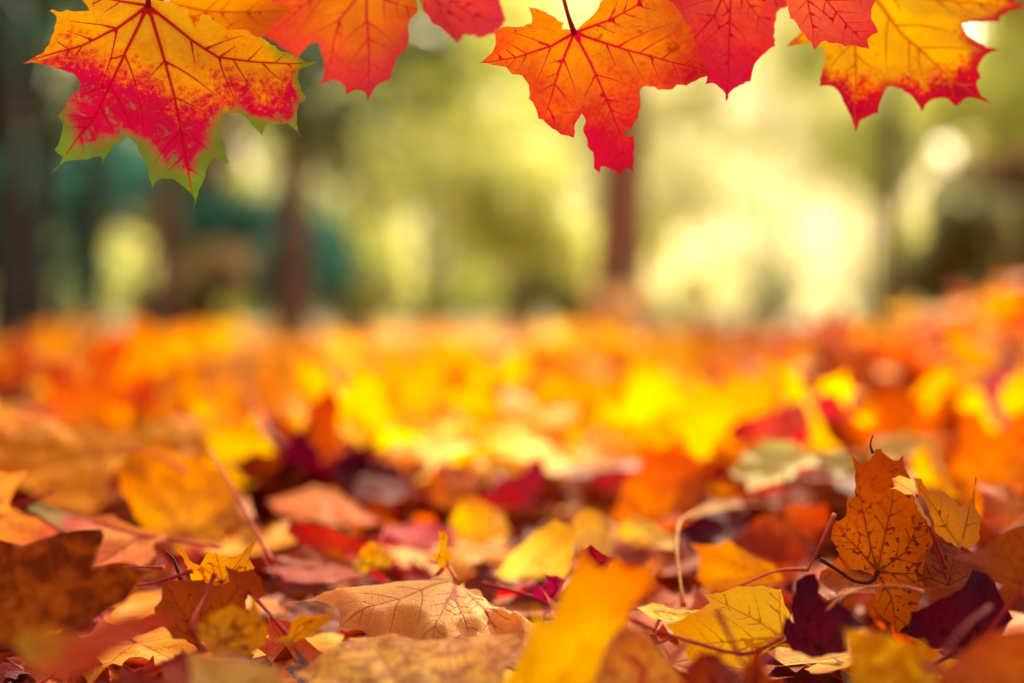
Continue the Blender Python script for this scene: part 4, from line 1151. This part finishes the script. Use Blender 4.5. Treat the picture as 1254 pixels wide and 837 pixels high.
placed = []
src = {}
tries = 0
LIMIT = 228
while len(placed) < LIMIT and tries < 10000:
    tries += 1
    px, py = rng.uniform(-70, 1324), rng.uniform(418, 815)
    p = bed_hit(px, py)
    if p is None or p.y > 4.2: continue
    size_px = 0.13 / (p.y * K)
    if any(math.hypot(px - a, (py - b) * 2.4) < (0.30 if p.y < 1.25 else 0.44) * min(size_px, c) for a, b, c in placed): continue
    near = p.y < 1.25
    if in_hero(px, py) or (near and in_hero(px, py + 22)) or (px > 1120 and any(in_hero(px + a, py - b) for a in (-45, 0, 45) for b in (25, 60))): continue
    placed.append((px, py, size_px))
    key = pick(palette(px, py))
    i = rng.choice((3, 6, 9, 15, 18, 21)) if near else rng.randrange(len(PROTO))
    up = (not near) and rng.random() < 0.42
    if up and key in ('maroon', 'brown'): key = 'orange'
    tl = rng.uniform(45, 80) if up else rng.uniform(2, 12 if near else 24)
    sc = rng.uniform(0.62, 1.0) * (1.1 if near else 1.5 if p.y < 2.2 else 1.1)
    if p.y > 2.2:
        if rng.random() < 0.4: sc *= 1.35
        elif up: tl *= 0.6
    R_ = Matrix.Rotation(rng.uniform(-0.9, 0.9) if up else rng.uniform(0, 6.28), 4, 'Z') @ Matrix.Rotation(math.radians(tl) * (1 if up else rng.choice((1, -1))), 4, 'X')
    R_ = R_ @ Matrix.Rotation(rng.uniform(-0.7, 0.7) if up else rng.uniform(0, 6.28), 4, 'Z')
    z = p.z + (rng.uniform(-0.042, -0.026) if near else rng.uniform(-0.005, 0.022))
    mw = Matrix.Translation((p.x, p.y + rng.uniform(-.01, .01), z)) @ R_ @ Matrix.Scale(sc, 4)
    root = bpy.data.objects.new('fallen_leaf', None); root.empty_display_size = 0.02
    link(root); root.matrix_world = mw
    tag(root, zone_label(key, px, py, sc > 0.82, up), 'leaf', 'fallen leaves in the carpet')
    if i not in src: src[i] = (bpy.data.objects.new('blade', PROTO[i]), bpy.data.objects.new('stem', PSTEM[i])); b, s = src[i]
    else: b, s = src[i][0].copy(), src[i][1].copy()
    link(b, root); link(s, root)
    b.material_slots[0].link = 'OBJECT'; b.material_slots[0].material = M[key]
    s.material_slots[0].link = 'OBJECT'; s.material_slots[0].material = STEM.get(key, S_red)
print('individual leaves', len(placed), 'tries', tries)

# everything under and beyond them: leaves nobody could count, one object
def litter():
    r = random.Random(4242)
    keys = ['magenta', 'cream', 'gold', 'yellow', 'orange', 'rust', 'red', 'maroon', 'peach', 'pink', 'tan', 'brown']
    low = []
    for i in range(10):
        q = random.Random(900 + i)
        poly, tips = maple_outline(0.082, q)
        d = deformer(950 + i, q.uniform(-.25, .25), q.uniform(.004, .009), 0.15, 0.0, [(q.uniform(0, 3.14), q.choice((-1, 1)) * q.uniform(.06, .16))] if i % 2 else [], 0.082, q.uniform(-.8, .8))
        me = leaf_mesh('x', poly, tips, 0.082, 0.013, i, d, 0.0, 0.0, False, step=0.012)
        n = len(me.vertices)
        co = np.empty(n * 3, np.float32); me.vertices.foreach_get('co', co)
        at_ = []
        for an in ('rad', 'edge', 'vein'):
            b = np.empty(n, np.float32); me.attributes[an].data.foreach_get('value', b); at_.append(b)
        low.append((co.reshape(-1, 3), [tuple(p.vertices) for p in me.polygons], at_))
        bpy.data.meshes.remove(me)
    V, F, A, MI = [], [], [[], [], []], []
    off = 0
    for k in range(4300):
        u = r.random()
        y = 0.36 + 1.5 * u / 0.45 if u < 0.45 else 1.86 + 7.5 * ((u - 0.45) / 0.55) ** 1.3
        x = r.uniform(-1, 1) * (0.40 * y + 0.45)
        deep = r.random() < 0.5 or y < 1.2
        z = bed1(x, y) + (r.uniform(-0.075, -0.05) if y < 1.25 else r.uniform(-0.06, -0.035) if deep else r.uniform(-0.025, 0.008))
        px, py = to_px((x, y, z))
        w = palette(px, py) if not (y < 1.3) else {'rust': 5, 'brown': 5, 'maroon': 3, 'tan': 0.5, 'red': 1, 'orange': 2}  # near litter coloured dark for the shade between the leaves
        w = {a: b for a, b in w.items() if a in keys}
        key = r.choices(list(w), list(w.values()))[0]
        if key in ('maroon', 'brown'): deep = True
        co, f, at_ = low[r.randrange(len(low))]
        tl = math.radians(r.uniform(0, 14) if y < 1.25 else r.uniform(0, 22) if deep else r.uniform(0, 65))
        mt = Matrix.Translation((x, y, z)) @ Matrix.Rotation(r.uniform(0, 6.28), 4, 'Z') @ Matrix.Rotation(tl, 4, 'X') @ Matrix.Rotation(r.uniform(0, 6.28), 4, 'Z') @ Matrix.Scale(r.uniform(0.75, 1.2), 4)
        mm = np.array(mt)
        V.append(co @ mm[:3, :3].T + mm[:3, 3])
        F += [tuple(q + off for q in p) for p in f]
        MI += [keys.index(key)] * len(f)
        for a, b in zip(A, at_): a.append(b)
        off += len(co)
    me = bpy.data.meshes.new('leaf_litter')
    me.from_pydata(np.concatenate(V).tolist(), [], F)
    for an, arr in zip(('rad', 'edge', 'vein'), A):
        me.attributes.new(an, 'FLOAT', 'POINT').data.foreach_set('value', np.concatenate(arr))
    for k in keys: me.materials.append(M[k])
    me.polygons.foreach_set('material_index', MI)
    me.polygons.foreach_set('use_smooth', [True] * len(me.polygons))
    o = link(bpy.data.objects.new('leaf_litter', me))
    tag(o, 'deep litter of countless autumn leaves under and beyond the nearer ones', 'leaf litter', None, 'stuff')
litter()
bpy.context.view_layer.update()
